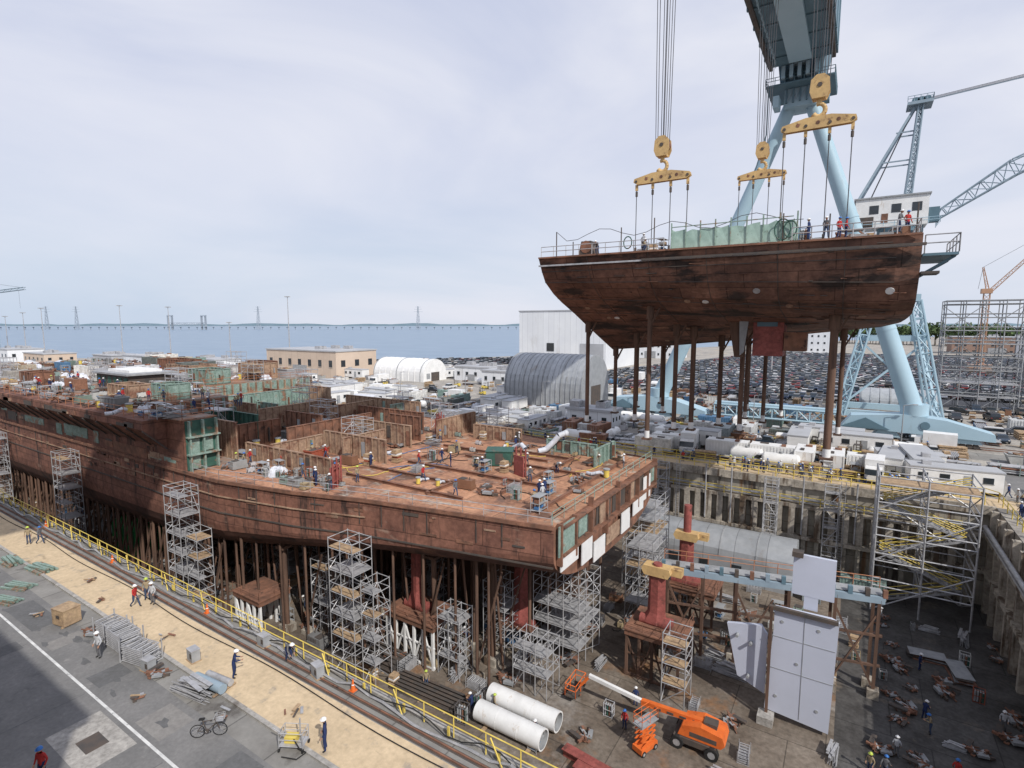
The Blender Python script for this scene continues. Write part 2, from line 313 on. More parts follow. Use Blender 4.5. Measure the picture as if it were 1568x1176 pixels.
for i in range(len(XS)-1):
    for sd in (0,-1):
        p=Vector(ring[i][sd]);q=Vector(ring[i+1][sd]);o=Vector((0,-.08 if sd==0 else .08,0))
        b.beam(p+o+Vector((0,0,-.05)),q+o+Vector((0,0,-.05)),.22,mRust,.35)
        if XS[i]<-38: b.beam(p+o+Vector((0,0,-1.7)),q+o+Vector((0,0,-1.7)),.14,mTanP,.1)
        b.beam(p+o*.6+Vector((0,0,-3.5)),q+o*.6+Vector((0,0,-3.5)),.1,mDark,.14)
def sideY(x): return CY-tab(tW,x)
for k in range(70):
    x=U(-125,-22);z=U(1.9,4.1);w_=U(.3,1.8);h_=U(.1,.5);dx=w_/2;y0=sideY(x-dx);y1=sideY(x+dx)
    m=R.choice([mRust,mDark,mTanP,mRust,mHullU,mRust])
    b.beam((x-dx,y0-.03,z),(x+dx,y1-.03,z),.07,m,h_)
for x in [i*2.4-125 for i in range(43)]:
    if R.random()<.6: y0=sideY(x);b.beam((x,y0-.05,2.2),(x,y0-.05,4.5),.05,mDark,.09)
def hb(x0,x1,y0,y1,z0,z1,m,md):
    b.b2(x0,x1,y0,y1,z0,z1-.02,m);b.b2(x0,x1,y0-.25,y1+.02,z1-.02,z1+.1,md)
hb(-190,-62.2,29.72,33.5,4.61,10.4,mHull,mDeck2)
hb(-189,-78,33.53,43.9,4.61,10.38,mTanP,mDeck2)
hb(-188,-94,44.16,70.7,4.61,10.35,mTanP,mDeck2)
b.pex([(27.3,10.35),(27.3,9.3),(29.7,6.9),(29.7,10.35)],-150,-66,mHull,'x')
for x in range(-150,-65,4): b.beam((x,27.25,9.2),(x,29.66,6.8),.2,mDark,.15)
for k in range(60):
    x=U(-125,-64);z=U(5.0,8.8);w_=U(.4,3);h_=U(.15,.8);m=R.choice([mRust,mDark,mTanP,mRust,mMint,mRust,mHullU])
    if z+h_/2<6.9 or x>-65: b.b2(x-w_/2,x+w_/2,29.69-.02*R.random(),29.74,z-h_/2,z+h_/2,m)
for k in range(34):
    x=U(-148,-68);w_=U(.5,3);b.b2(x,x+w_,27.2,27.31,9.35,U(9.6,10.0),R.choice([mRust,mDark,mTanP,mHullU]))
for x0,x1,z0,z1,m in [(-99,-97,5.0,6.6,mMint),(-96,-88,5.4,6.8,mMint),(-86,-84.5,5.2,6.8,mMint),(-112,-104,5.6,6.6,mMint),(-80,-71,4.9,6.1,mRust),(-120,-116,5.2,6.6,mDark)]:
    b.b2(x0,x1,29.64,29.74,z0,z1,m)
def endf(x,y0,y1,m0,m1):
    b.b2(x,x+.1,y0+.1,y1-.1,4.7,10.3,m0);y=y0+.3
    while y<y1-.3: b.b2(x+.1,x+.55,y,y+.18,4.62,10.3,m1);y+=1.5
    for z in (6.4,8.4): b.b2(x+.1,x+.75,y0+.05,y1-.05,z,z+.15,m1)
    y=y0+.5
    while y<y1-1.2:
        if R.random()<.6: b.b2(x+.1,x+.2,y,y+1,R.choice([4.8,6.7]),8.2,m1)
        y+=1.5
endf(-62.19,29.8,33.5,mGreenD,mMint);endf(-77.98,33.6,43.9,mRust,mMint);endf(-93.98,44.2,70.6,mMint,mTanP)
# stern end: flat dark plates painted in as shaded bays, framing and loose protective sheets
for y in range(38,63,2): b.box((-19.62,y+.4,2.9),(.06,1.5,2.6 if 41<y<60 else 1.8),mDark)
for y,z,dy,dz,m,xo in [(38.9,3.3,2.9,2.6,mMint,.25),(39.4,1.3,3.3,1.3,mWhite,.3),(42.6,.9,2.2,2.2,mWhite,.45),(42.4,3.4,1.7,2.1,mMint,.1),(45.3,.1,2.6,1.9,mWhite,.5),(47.2,3.0,2.2,2.4,mTanP,.15),(49.2,.3,3.4,1.6,mTanP,.3),(52.4,.5,2.4,2.2,mWhite,.4),(54.6,3.2,2.0,2.3,mTanP,.1),(56.4,1.1,3.3,1.8,mWhite,.35),(59.7,2.2,2.4,2.7,mWhite,.2),(62,3.3,1.8,2.0,mMint,.1)]:
    b.box((-19.6+xo,y,z),(.1,dy,dz),m)
for y in [37.8,40.6,43.9,47.5,50.6,53.6,56.4,59.6,62.6]: b.box((-19.4,y,3.1+U(-.6,.6)),(.5,.18,3.6),mRust)
for z in (2.0,4.4): b.box((-19.35,50.25,z),(.6,24.5,.18),mRust)
b.obj('aircraft_carrier_hull')
def bulk(b,x0,y0,x1,y1,z,h,m,ms=None):
    p=Vector((x0,y0,z+h/2));q=Vector((x1,y1,z+h/2));b.beam(p,q,.1,m,h)
    b.beam(p+Vector((0,0,h/2)),q+Vector((0,0,h/2)),.3,ms or m,.1)
    k=max(1,int((q-p).length/1.1));d=(q-p).normalized();nrm=Vector((d.y,-d.x,0))*.16
    if nrm.y>0:nrm=-nrm
    for i in range(k+1):
        t=p.lerp(q,i/k)+nrm;b.beam(t-Vector((0,0,h/2)),t+Vector((0,0,h/2)),.09,ms or m,.22)
    for i in range(k):
        if R.random()<.25: 
            t=p.lerp(q,(i+.5)/k)+nrm*.6;b.beam(t-Vector((0,0,U(.1,.4)*h)),t+Vector((0,0,U(.1,.4)*h)),.12,R.choice([mDark,mMint,mRust,mGrey]),.6)
def one(name,fn,*a):
    q=MB();fn(q,*a);q.obj(name)
walls=[(-61.5,36.6,-46,36.6,2.2,mTanP),(-60,41,-60,55,3.4,mRust),(-77,36,-62.5,36,4.6,mTanP),(-77,41,-66,41,4.5,mGreenD),(-92,47,-76,47,4.4,mTanP),(-84,47,-84,62,5,mMint),(-74,46,-74,60,3.9,mTanP),(-88,52,-78,52,3.6,mMint),(-62,52,-49,52,3.0,mTanP),(-52,43,-52,50,2.6,mTanP),(-49,57,-49,66,3.0,mTanP),(-68,60,-54,60,3.2,mRust),(-78,66,-60,66,3.6,mTanP),(-57,44.5,-46,44.5,2.8,mTanP),(-33,60.5,-26,60.5,1.6,mMint),(-24.5,56,-24.5,62,2.0,mMint),(-70,48,-62,48,3.8,mRust),(-91,58,-85,58,4.8,mRust),(-66,36,-66,44,3.6,mRust),(-57,36.8,-57,44,2.4,mTanP),(-69,52,-69,64,3.6,mTanP),(-57,56,-51,56,3.4,mRust),(-80,38,-80,46,3.8,mMint),(-46,62,-38,62.2,2.0,mTanP),(-90,64,-80,64,5,mTanP),(-64,63,-64,70,3.2,mMint)]
for w in walls: one('steel_bulkhead',lambda q,w=w:bulk(q,w[0],w[1],w[2],w[3],4.6,w[4]+.0,w[5],w[5]))
for (x0,y0,x1,y1) in [(-46,38.5,-30,38.5),(-46,42,-34,42),(-44,46,-26,46.1),(-40,52,-24,52),(-46,55,-30,55),(-34,38,-34,44),(-28,42,-28,58),(-44,48,-44,56),(-22.4,40,-22.4,60),(-38,57.5,-28,57.5)]:
    q=MB();q.beam((x0,y0,4.75),(x1,y1,4.75),.14,mRust,.3);q.beam((x0,y0,4.93),(x1,y1,4.93),.32,mRust,.05);q.obj('deck_stiffener')
q=MB();e=[(x,CY-tab(tW,x)+.15,4.62) for x in (-61,-56,-51,-46,-42,-38,-33,-28,-24,-20)]
q.rail(e,mGalv,1.1,2.4,.03)
q.rail([(-20,CY-12.7,4.62),(-20,CY+12.7,4.62)],mMint,1.1,2.2,.04)
q.rail([(x,CY+tab(tW,x)-.15,4.62) for x in (-20,-28,-38,-46,-56,-90)],mGalv,1.1,2.4,.03)
q.rail([(-160,27.5,10.5),(-66,27.5,10.5),(-66,29.8,10.5),(-62.4,29.8,10.5),(-62.4,33.3,10.5),(-78.1,33.5,10.5),(-78.1,43.8,10.5),(-94,44,10.45),(-94,70.4,10.45),(-150,70.4,10.45)],mOrR,1.1,2.4,.035)
q.obj('deck_guard_rail')
# ------------------------------------------------------------------ prototypes
P={}
def proto(name,fn):
    q=MB();fn(q);P[name]=q.mesh(name);return P[name]
def f(q,L=6.1,m=None):
    m=m or mCont;q.b2(-L/2,L/2,-1.2,1.2,.12,2.6,m)
    for i in range(int(L/.45)):
        x=-L/2+.3+i*.45
        for y in(-1.23,1.23): q.box((x,y,1.35),(.2,.08,2.2),m)
    for x in(-L/2,L/2):
        for y in(-1.18,1.18): q.box((x,y,1.33),(.16,.16,2.62),m)
    for y in(-.9,-.3,.3,.9): q.cyl((L/2+.06,y,.3),(L/2+.06,y,2.45),.03,mGalv,4)
    q.b2(-L/2,L/2,-1.1,1.1,0,.12,mDark);q.box((-L*.2,.3,2.68),(1.2,.5,.14),mDark);q.box((L*.25,-.4,2.72),(.6,.9,.22),mRust)
proto('shipping_container',f);proto('long_container',lambda q:f(q,12.2))
proto('white_container',lambda q:f(q,6.1,mWhite))
def f(q):
    q.b2(-5,5,-1.6,1.6,.5,3.2,mWhite);q.b2(-5.1,5.1,-1.7,1.7,3.2,3.35,mRoof)
    for x in(-3.6,-1.2,3.4): q.box((x,-1.62,2.1),(1.1,.06,.8),mGlass);q.box((x,-1.64,1.66),(1.3,.08,.06),mGrey)
    q.box((1.3,-1.62,1.5),(.95,.06,2.0),mGrey);q.box((1.3,-2.1,.25),(1.4,.9,.5),mGalv);q.box((-3,0,3.6),(1,.9,.5),mGalv)
    for x in(-4.5,0,4.5): q.b2(x-.2,x+.2,-1.3,1.3,0,.5,mDark)
proto('office_trailer',f)
def f(q):
    q.box((0,0,.35),(2.4,1.2,.5),mBox);q.box((0,0,.95),(2.2,1.1,.7),mBox);q.box((.5,0,1.34),(.9,.9,.1),mDark)
    q.cyl((-.7,.2,1.3),(-.7,.2,1.7),.06,mDark,6)
    for i in range(5): q.box((-.8+.28*i,-.57,.95),(.14,.04,.45),mDark)
    for x in(-.8,.8): q.box((x,0,.05),(.2,1.3,.1),mDark)
proto('portable_generator',f)
def f(q):
    for x in(-.55,.55):
        for y in(-.4,.4): q.cyl((x,y,0),(x,y,1.7),.04,mBox,4)
    for z in(.1,.9,1.65):
        q.beam((-.55,-.4,z),(.55,-.4,z),.05,mBox);q.beam((-.55,.4,z),(.55,.4,z),.05,mBox);q.beam((-.55,-.4,z),(-.55,.4,z),.05,mBox);q.beam((.55,-.4,z),(.55,.4,z),.05,mBox)
    for i in range(4):
        for j in range(2): q.cyl((-.39+.26*i,-.15+.3*j,.1),(-.39+.26*i,-.15+.3*j,1.35),.11,[mGrey,mGreenD,mRust,mGrey][(i+j)%4],7);q.sph((-.39+.26*i,-.15+.3*j,1.35),.11,mGrey,6,1,True)
proto('gas_cylinder_rack',f)
def f(q):
    for k in range(4):
        q.box((U(-.05,.05),U(-.05,.05),.12+k*.42),(1.25,1.05,.12),mWood);q.box((0,0,.33+k*.42),(U(.8,1.15),U(.8,1.0),.28),[mWood,mBox,mWhite,mWood][k])
proto('pallet_stack',f)
def f(q):
    for k in range(4):
        q.box((0,0,.08+k*.35),(.1,1.6,.1),mWood);q.box((1.4,0,.08+k*.35),(.1,1.6,.1),mWood);q.box((-1.4,0,.08+k*.35),(.1,1.6,.1),mWood)
        for j in range(7): q.box((U(-.15,.15),-.66+j*.22,.24+k*.35),(U(3.6,4.2),.18,.2),mWood)
proto('lumber_stack',f)
def f(q):
    for x in(-2,0,2):
        for y in(-.9,.9): q.beam((x,y,0),(x,y,1.4),.1,mBox)
        q.beam((x,-.9,.1),(x,.9,.1),.12,mBox)
    for j in range(6):
        for k in range(4):
            r=.13;q.cyl((-3+U(-.3,.3),-.72+j*.28,.3+k*.27),(3+U(-.3,.3),-.72+j*.28,.3+k*.27),r,[mGalv,mRust,mGrey][(j*k)%3],7)
proto('pipe_rack',f)
def f(q):
    for k in range(7): q.box((U(-.3,.3),U(-.2,.2),.06+k*.1),(U(3.6,4.8),U(1.6,2.1),.05),[mRust,mDark,mGrey,mRust][k%4],U(-.08,.08))
    for x in(-1.5,1.5): q.box((x,0,.02),(.15,2,.04),mWood)
proto('steel_plate_stack',f)
def f(q):
    q.cyl((-2.2,0,1.25),(2.2,0,1.25),1.0,mWhite,14)
    q.sph((-2.2,0,1.25),1.0,mWhite,12,1,False,.45);q.sph((2.2,0,1.25),1.0,mWhite,12,1,False,.45)
    for x in(-1.4,1.4): q.box((x,0,.3),(.3,1.7,.6),mGrey)
    q.cyl((0,0,2.2),(0,0,2.5),.3,mGrey,8)
proto('storage_tank',f)
def f(q):
    q.pex([(-1.4,0),(1.4,0),(2,1.5),(-2,1.5)],-.9,.9,mBox);q.b2(-2.02,2.02,-1,1,1.45,1.58,mBox);q.b2(-1.8,1.8,-.8,.8,1.585,1.6,mDark)
    for x in(-1.2,-.4,.4,1.2): q.box((x,-.94,.75),(.1,.1,1.4),mBox)
    for k in range(8): q.box((U(-1.5,1.5),U(-.6,.6),1.6+U(0,.15)),(U(.2,.9),U(.1,.5),.2),[mRust,mWood,mGrey][k%3],U(0,3))
proto('waste_skip',f)
def f(q):
    q.pex([(-3,0),(3,0),(3,2.4),(0,3.7),(-3,2.4)],-4,4,mTarp)
    q.box((0,-4.02,1.1),(1.8,.06,2.1),mDark);
    for x in (-3.03,3.03):
        for y in (-3,-1,1,3): q.box((x,y,1.2),(.06,.1,2.4),mGrey)
proto('fabric_tent',f)
def f(q):
    for k in range(9):
        z=.12+k*.13;x=U(-.1,.1)
        for y in(-.55,.55): q.cyl((-1.0+x,y,z),(1.0+x,y,z),.04,mGalv,5)
        for i in range(5): q.cyl((-.95+x+.47*i,-.55,z),(-.95+x+.47*i,.55,z),.035,mGalv,4)
    for x in(-1.1,1.1):
        for y in(-.65,.65): q.cyl((x,y,0),(x,y,1.45),.045,mGalv,5)
        q.cyl((x,-.65,.06),(x,.65,.06),.04,mGalv,5)
proto('scaffold_frame_stack',f)
def f(q):
    for k in range(16): 
        z=.08+(k%6)*.12;y=U(-.6,.6);q.cyl((-1.6+U(-.3,.3),y,z),(1.6+U(-.3,.3),y+U(-.2,.2),z+U(-.03,.03)),.045,mGalv,5)
    for k in range(5): q.box((U(-.5,.5),U(-.4,.4),.8+.07*k),(2.4,.3,.05),mGalv,U(-.2,.2))
proto('scaffold_tube_pile',f)
def f(q):
    for k in range(14):
        q.box((U(-1.2,1.2),U(-.9,.9),U(.1,.6)),(U(.3,1.8),U(.15,.6),U(.08,.35)),[mRust,mDark,mGrey,mRust,mDark][k%5],U(0,3))
    for k in range(6): q.beam((U(-1.4,1.4),U(-1,1),.1),(U(-1.4,1.4),U(-1,1),U(.3,.9)),.12,mRust)
proto('scrap_steel_pile',f)
def f(q):
    for k in range(10):
        y=-1.2+.54*(k%5) if k<5 else -.95+.54*(k%5);z=.2 if k<5 else .55
        q.box((0,y,z),(9,.06,.3),mDark);q.box((0,y,z+.15),(9+U(-.5,.5),.3,.05),mDark);q.box((0,y,z-.15),(9,.3,.05),mDark)
    for x in(-3.5,0,3.5): q.box((x,0,.02),(.25,3,.04),mWood)
proto('steel_beam_stack',f)
def f(q):
    n=11;vs=[]
    for i in range(n):
        for j in range(n):
            x=-1.6+3.2*i/(n-1);y=-1.1+2.2*j/(n-1);e=min(1,min(i,j,n-1-i,n-1-j)/(n-1)*4.5)
            vs.append((x*(1+.08*U(-1,1)),y*(1+.08*U(-1,1)),e*(1.1+U(-.25,.25))))
    q.add(vs,[(i*n+j,(i+1)*n+j,(i+1)*n+j+1,i*n+j+1) for i in range(n-1) for j in range(n-1)],mTarp,False)
proto('tarp_covered_load',f)
def wheel(q,x,y,r=.33,w=.24): q.cyl((x,y-w/2,r),(x,y+w/2,r),r,mRub,10);q.cyl((x,y-w/2-.01,r),(x,y+w/2+.01,r),r*.55,mGalv,8)
def f(q,t=0):
    if t==0:
        body=[(-2.2,.35),(2.15,.35),(2.25,.6),(2.1,.78),(1.1,.92),(-1.5,.98),(-2.2,.92),(-2.28,.6)]
        cab=[(-1.75,.93),(1.15,.9),(.45,1.38),(-1.15,1.4)];roof=[(-1.1,1.385),(.42,1.365),(.35,1.43),(-1.0,1.45)]
    elif t==1:
        body=[(-2.2,.45),(2.2,.45),(2.3,.8),(2.15,1.0),(1.2,1.1),(-2.25,1.12),(-2.3,.7)]
        cab=[(-2.15,1.1),(1.2,1.1),(.6,1.62),(-2.0,1.65)];roof=[(-1.98,1.635),(.58,1.61),(.5,1.73),(-1.85,1.75)]
    else:
        body=[(-2.7,.5),(2.6,.5),(2.7,.8),(2.55,1.05),(1.5,1.12),(-2.7,1.1)]
        cab=[(-.5,1.1),(1.5,1.1),(.95,1.68),(-.4,1.7)];roof=[(-.4,1.69),(.95,1.66),(.85,1.78),(-.35,1.8)]
    q.pex(body,-.9,.9,mCar);q.pex(cab,-.78,.78,mGlass);q.pex(roof,-.74,.74,mCar)
    if t==2: q.b2(-2.6,-.6,-.75,.75,1.101,1.11,mDark)
    wx=1.4 if t<2 else 1.75
    for x in(-wx,wx):
        for y in(-.82,.82): wheel(q,x,y)
    fx=body[2][0]
    for y in(-.65,.65): q.box((fx-.05,y,.72),(.12,.3,.13),mWhite);q.box((-fx+.06,y,.8),(.1,.25,.14),mRedP)
proto('parked_car',f);proto('parked_suv',lambda q:f(q,1));proto('pickup_truck',lambda q:f(q,2))
def f(q):
    q.pex([(1.3,.5),(3.1,.5),(3.15,1.4),(2.8,2.3),(1.3,2.4)],-1.05,1.05,mWhite);q.pex([(2.3,1.4),(3.17,1.4),(2.84,2.2),(2.3,2.2)],-1.07,1.07,mGlass)
    q.b2(-3.6,1.15,-1.2,1.2,.9,3.3,mWhite);q.b2(-3.5,3,-.5,.5,.5,.85,mDark)
    for x in(-2.5,2.3):
        for y in(-.95,.95): wheel(q,x,y,.48,.3)
proto('box_truck',f)
def f(q):
    q.pex([(-1.2,.3),(1,.3),(1,.9),(.2,1.0),(-.9,1.3),(-1.2,1.2)],-.6,.6,mYel)
    for x in(-.7,.7):
        for y in(-.55,.55): wheel(q,x,y,.32,.25);q.cyl((x*.9,y,.9),(x*.75,y,2.1),.04,mDark,4)
    q.box((0,0,2.12),(1.3,1.15,.06),mDark);q.box((-.3,0,1.2),(.5,.5,.3),mRub)
    for y in(-.3,.3): q.beam((1.15,y,.1),(1.15,y,2.6),.12,mDark);q.box((1.8,y,.12),(1.2,.12,.06),mDark)
    for z in(.5,1.4,2.5): q.beam((1.15,-.3,z),(1.15,.3,z),.1,mDark)
proto('forklift',f)
def f(q):
    q.box((0,0,.45),(1.1,.7,.7),mBox);q.cyl((-.3,0,.8),(-.3,0,1.05),.05,mDark,5);q.box((.3,0,.83),(.3,.4,.08),mDark)
    for x in(-.35,.35): wheel(q,x,-.36,.14,.08);wheel(q,x,.36,.14,.08)
    q.tube([(.55,.1,.5),(.8,.3,.1),(1.3,.1,.05),(1.5,-.5,.05),(1.1,-.9,.05)],.04,mRub)
proto('welding_machine',f)
def f(q):
    q.b2(-1.1,1.1,-.55,.55,.25,.75,mOr)
    for x in(-.8,.8):
        for y in(-.5,.5): wheel(q,x,y,.27,.2)
    for k in range(4):
        z0=.8+k*.5;z1=z0+.5
        for y in(-.4,.4): q.beam((-.9,y,z0),(.9,y,z1),.09,mOr);q.beam((.9,y+.05,z0),(-.9,y+.05,z1),.09,mOr)
    q.b2(-1.15,1.15,-.55,.55,2.8,2.92,mGrey);q.rail([(-1.1,-.5,2.9),(1.1,-.5,2.9),(1.1,.5,2.9),(-1.1,.5,2.9),(-1.1,-.5,2.9)],mOr,1.05,1.1,.03)
proto('scissor_lift',f)
def f(q):
    for x in(-1,1):
        for y in(-.6,.6): q.cyl((x,y,0),(x,y,2.0),.045,mGalv,4)
    for z in(.3,1.1,1.95):
        q.b2(-1,1,-.6,.6,z,z+.05,mGrey)
        if z<1.9:
            for k in range(4): q.box((-.75+.5*k,U(-.2,.2),z+.28),(U(.25,.42),U(.3,.8),U(.25,.45)),R.choice([mRust,mWood,mBlueM,mGrey,mDark,mWhite]))
proto('storage_rack',f)
def f(q):
    q.cyl((0,0,.1),(0,0,1.2),.4,mYel,12);q.cyl((0,0,1.2),(0,0,1.35),.5,mGrey,12)
    pts=[(.3,0,.5),(.9,.1,.7),(1.5,.3,.5),(2.2,.4,.3),(3.0,.1,.28)]
    q.tube(pts,.26,mTarp,9)
proto('ventilation_fan',f)

# ------------------------------------------------------------------ people
def segd(p,a,b):
    ab=b-a;t=max(0,min(1,(p-a).dot(ab)/max(ab.length_squared,1e-9)));return (p-(a+ab*t)).length
POSES={
 'stand':dict(pel=(0,0,.96),ch=(0,.0,1.32),nk=(0,-.01,1.47),hd=(0,-.03,1.62),kl=(.11,-.03,.5),al=(.13,.02,.09),kr=(-.11,-.02,.5),ar=(-.14,.03,.09),el=(.27,.04,1.14),wl=(.25,-.1,.92),er=(-.27,.03,1.14),wr=(-.24,-.12,.93)),
 'walk':dict(pel=(0,0,.94),ch=(0,-.04,1.3),nk=(0,-.05,1.45),hd=(0,-.08,1.6),kl=(.1,-.2,.54),al=(.1,-.3,.1),kr=(-.1,.02,.5),ar=(-.1,.33,.14),el=(.25,.14,1.13),wl=(.25,.18,.9),er=(-.25,-.1,1.12),wr=(-.24,-.3,.98)),
 'work':dict(pel=(0,0,.95),ch=(0,-.08,1.3),nk=(0,-.12,1.44),hd=(0,-.18,1.58),kl=(.13,-.08,.5),al=(.16,.0,.09),kr=(-.11,-.02,.5),ar=(-.15,.06,.09),el=(.26,-.16,1.14),wl=(.14,-.4,1.14),er=(-.26,-.14,1.13),wr=(-.13,-.4,1.08)),
 'bend':dict(pel=(0,.1,.9),ch=(0,-.22,1.12),nk=(0,-.36,1.16),hd=(0,-.5,1.2),kl=(.13,-.06,.48),al=(.15,.05,.09),kr=(-.13,-.04,.48),ar=(-.15,.1,.09),el=(.22,-.34,.85),wl=(.16,-.42,.62),er=(-.22,-.32,.85),wr=(-.14,-.45,.6)),
 'crouch':dict(pel=(0,.12,.42),ch=(0,-.05,.76),nk=(0,-.12,.9),hd=(0,-.18,1.04),kl=(.17,-.32,.5),al=(.14,-.02,.09),kr=(-.17,-.28,.5),ar=(-.15,.02,.09),el=(.25,-.22,.6),wl=(.15,-.44,.5),er=(-.25,-.22,.6),wr=(-.12,-.44,.48))}
def person(pn,shirt,pants,hat):
    p={k:Vector(v) for k,v in POSES[pn].items()}
    up=(p['ch']-p['pel']).normalized();sh=p['ch']+up*.08
    V=[p['pel'],(p['pel']+p['ch'])/2,p['ch'],p['nk'],p['hd'],
       p['pel']+Vector((.09,0,-.05)),p['kl'],p['al'],p['al']+Vector((.01,-.15,-.045)),
       p['pel']+Vector((-.09,0,-.05)),p['kr'],p['ar'],p['ar']+Vector((-.01,-.15,-.045)),
       sh+Vector((.17,0,0)),p['el'],p['wl'],sh+Vector((-.17,0,0)),p['er'],p['wr']]
    E=[(0,1),(1,2),(2,3),(3,4),(0,5),(5,6),(6,7),(7,8),(0,9),(9,10),(10,11),(11,12),(2,13),(13,14),(14,15),(2,16),(16,17),(17,18)]
    rad=[(.15,.11),(.14,.1),(.17,.12),(.055,.055),(.05,.05),(.1,.1),(.065,.065),(.05,.05),(.045,.04),(.1,.1),(.065,.065),(.05,.05),(.045,.04),(.07,.07),(.048,.048),(.034,.034),(.07,.07),(.048,.048),(.034,.034)]
    reg={(0,1):shirt,(1,2):shirt,(2,3):shirt,(3,4):mSkin,(7,8):mRub,(11,12):mRub,(2,13):shirt,(13,14):shirt,(14,15):shirt,(2,16):shirt,(16,17):shirt,(17,18):shirt}
    me=bpy.data.meshes.new('t');me.from_pydata(V,E,[]);o=bpy.data.objects.new('t',me);COL.objects.link(o)
    md=o.modifiers.new('s','SKIN');ss=o.modifiers.new('u','SUBSURF');ss.levels=1
    sv=me.skin_vertices[0].data
    for i,r in enumerate(rad): sv[i].radius=r;sv[i].use_root=(i==0)
    dg=bpy.context.evaluated_depsgraph_get();dg.update();ev=o.evaluated_get(dg);m2=ev.to_mesh()
    q=MB();vs=[v.co.copy() for v in m2.vertices]
    groups={}
    for f in m2.polygons:
        c=f.center;best=min(E,key=lambda e:segd(c,V[e[0]],V[e[1]])/(rad[e[0]][0]+rad[e[1]][0]))
        groups.setdefault(reg.get(best,pants),[]).append(tuple(f.vertices))
    q.v+=[tuple(v) for v in vs]
    for m,fs in groups.items():
        q.mats.append(m);k=len(q.mats)-1
        for f in fs: q.f.append(list(f));q.m.append(k);q.sm.append(True)
    ev.to_mesh_clear();bpy.data.objects.remove(o)
    h=p['hd'];q.sph(h+Vector((0,0,.01)),.1,mSkin,12,1.22,False,.82,.98)
    q.sph(h+Vector((0,-.1,-.01)),.018,mSkin,6,1.6);q.box(h+Vector((0,-.093,-.058)),(.05,.012,.012),mRedP)
    for s_ in(-1,1):
        q.sph(h+Vector((.034*s_,-.084,.025)),.014,mDark,6);q.sph(h+Vector((.085*s_,0,.0)),.025,mSkin,6,1.3,False,.4)
    q.sph(h+Vector((0,.02,.02)),.1,mDark,10,1.1,False,.84,.95)
    q.sph(h+Vector((0,0,.06)),.13,hat,12,.95,True,.95,1.1);q.cyl(h+Vector((0,-.02,.052)),h+Vector((0,-.02,.066)),.155,hat,12)
    for s_,w,e in((1,p['wl'],p['el']),(-1,p['wr'],p['er'])):
        d=(w-e).normalized();sd=Vector((0,1,0)) if abs(d.z)>.6 else Vector((1,0,0));sd=(sd-d*sd.dot(d)).normalized();nn=d.cross(sd)
        pe=w+d*.095;q.beam(w-d*.01,pe,.075,mSkin,.032)
        for i,l in enumerate((.07,.08,.075,.058)):
            a=pe+sd*(-.029+.019*i)-d*.01;c=a+d*l*.6+nn*.012;g=c+d*l*.4+nn*.028;q.cyl(a,c,.0105,mSkin,5);q.cyl(c,g,.009,mSkin,5)
        a=w+d*.03-sd*.035;q.cyl(a,a+d*.035-sd*.03,.013,mSkin,5);q.cyl(a+d*.035-sd*.03,a+d*.07-sd*.035,.011,mSkin,5)
    return q.mesh('worker_body')
PE=[person('stand',mNavy,mNavy,mHatW),person('stand',mShW,mShG,mHatW),person('walk',mShR,mDenim,mHatW),person('walk',mShG,mDenim,mHatB),
    person('work',mNavy,mNavy,mHatW),person('work',mShT,mDenim,mHatB),person('bend',mShG,mNavy,mHatW),person('crouch',mShT,mDenim,mHatW),
    person('stand',mShT,mDenim,mHatY),person('stand',mShR,mNavy,mHatB),person('walk',mNavy,mDenim,mHatW),person('work',mShG,mDenim,mHatW)]
def ppl(i,x,y,z=0,rz=0): inst(PE[i],'shipyard_worker',(x,y,z),rz)
for i,x,y,rz in [(4,-30.1,16.3,2.6),(1,-43.5,17.8,.3),(2,-44.2,16.9,2.0),(8,-44.6,17.9,1),(1,-39.2,12.8,.2),(0,-20.9,15.6,-.8),(9,-30.4,7.4,.5),(8,-65.8,16.8,1),(3,-65,17.4,2),(6,-28.8,19.1,1.4)]: ppl(i,x,y,0.005,rz)
def crowd(n,x0,x1,y0,y1,z):
    for _ in range(n): ppl(R.randrange(len(PE)),U(x0,x1),U(y0,y1),z,U(0,6.28))
crowd(44,-22,12,81.4,84,.005);crowd(26,-70,-22,81.4,84,.005);crowd(24,16.2,19,60,86,.01);crowd(30,-59,-21,39,62,4.62);crowd(14,-61,-42,33,38,4.62)
crowd(44,-150,-64,31,42,10.52);crowd(14,2.5,13,34,70,DZ);crowd(14,-60,-5,34,44,DZ);crowd(34,-60,12,88,112,0);crowd(24,-92,-64,42,66,4.62);crowd(14,-150,-96,46,66,10.5)

# ------------------------------------------------------------------ scatter
def scat(names,n,x0,x1,y0,y1,z,occ,md=2.0,sc=(1,1),ang=None,avoid=()):
    k=0;t=0
    while k<n and t<n*30:
        t+=1;x=U(x0,x1);y=U(y0,y1)
        if any(a<x<c and d<y<e for a,c,d,e in avoid):continue
        if any((x-a)**2+(y-c)**2<md*md for a,c in occ):continue
        occ.append((x,y));k+=1;nm=R.choice(names)
        rz=(R.choice([0,math.pi/2,math.pi,-math.pi/2])+U(-.12,.12)) if ang is None else ang+U(-.1,.1)
        inst(P[nm],nm,(x,y,z),rz,U(*sc))
SM=['portable_generator','gas_cylinder_rack','pallet_stack','welding_machine','welding_machine','scaffold_tube_pile','storage_rack','scrap_steel_pile','scrap_steel_pile','ventilation_fan','scrap_steel_pile','scaffold_frame_stack']
oc=[]
scat(SM+['waste_skip','steel_plate_stack'],34,-60,-40,39,66,4.61,oc,1.9,(.6,.9))
scat(SM,32,-39,-21.5,39.5,61.5,4.61,oc,1.9,(.45,.75))
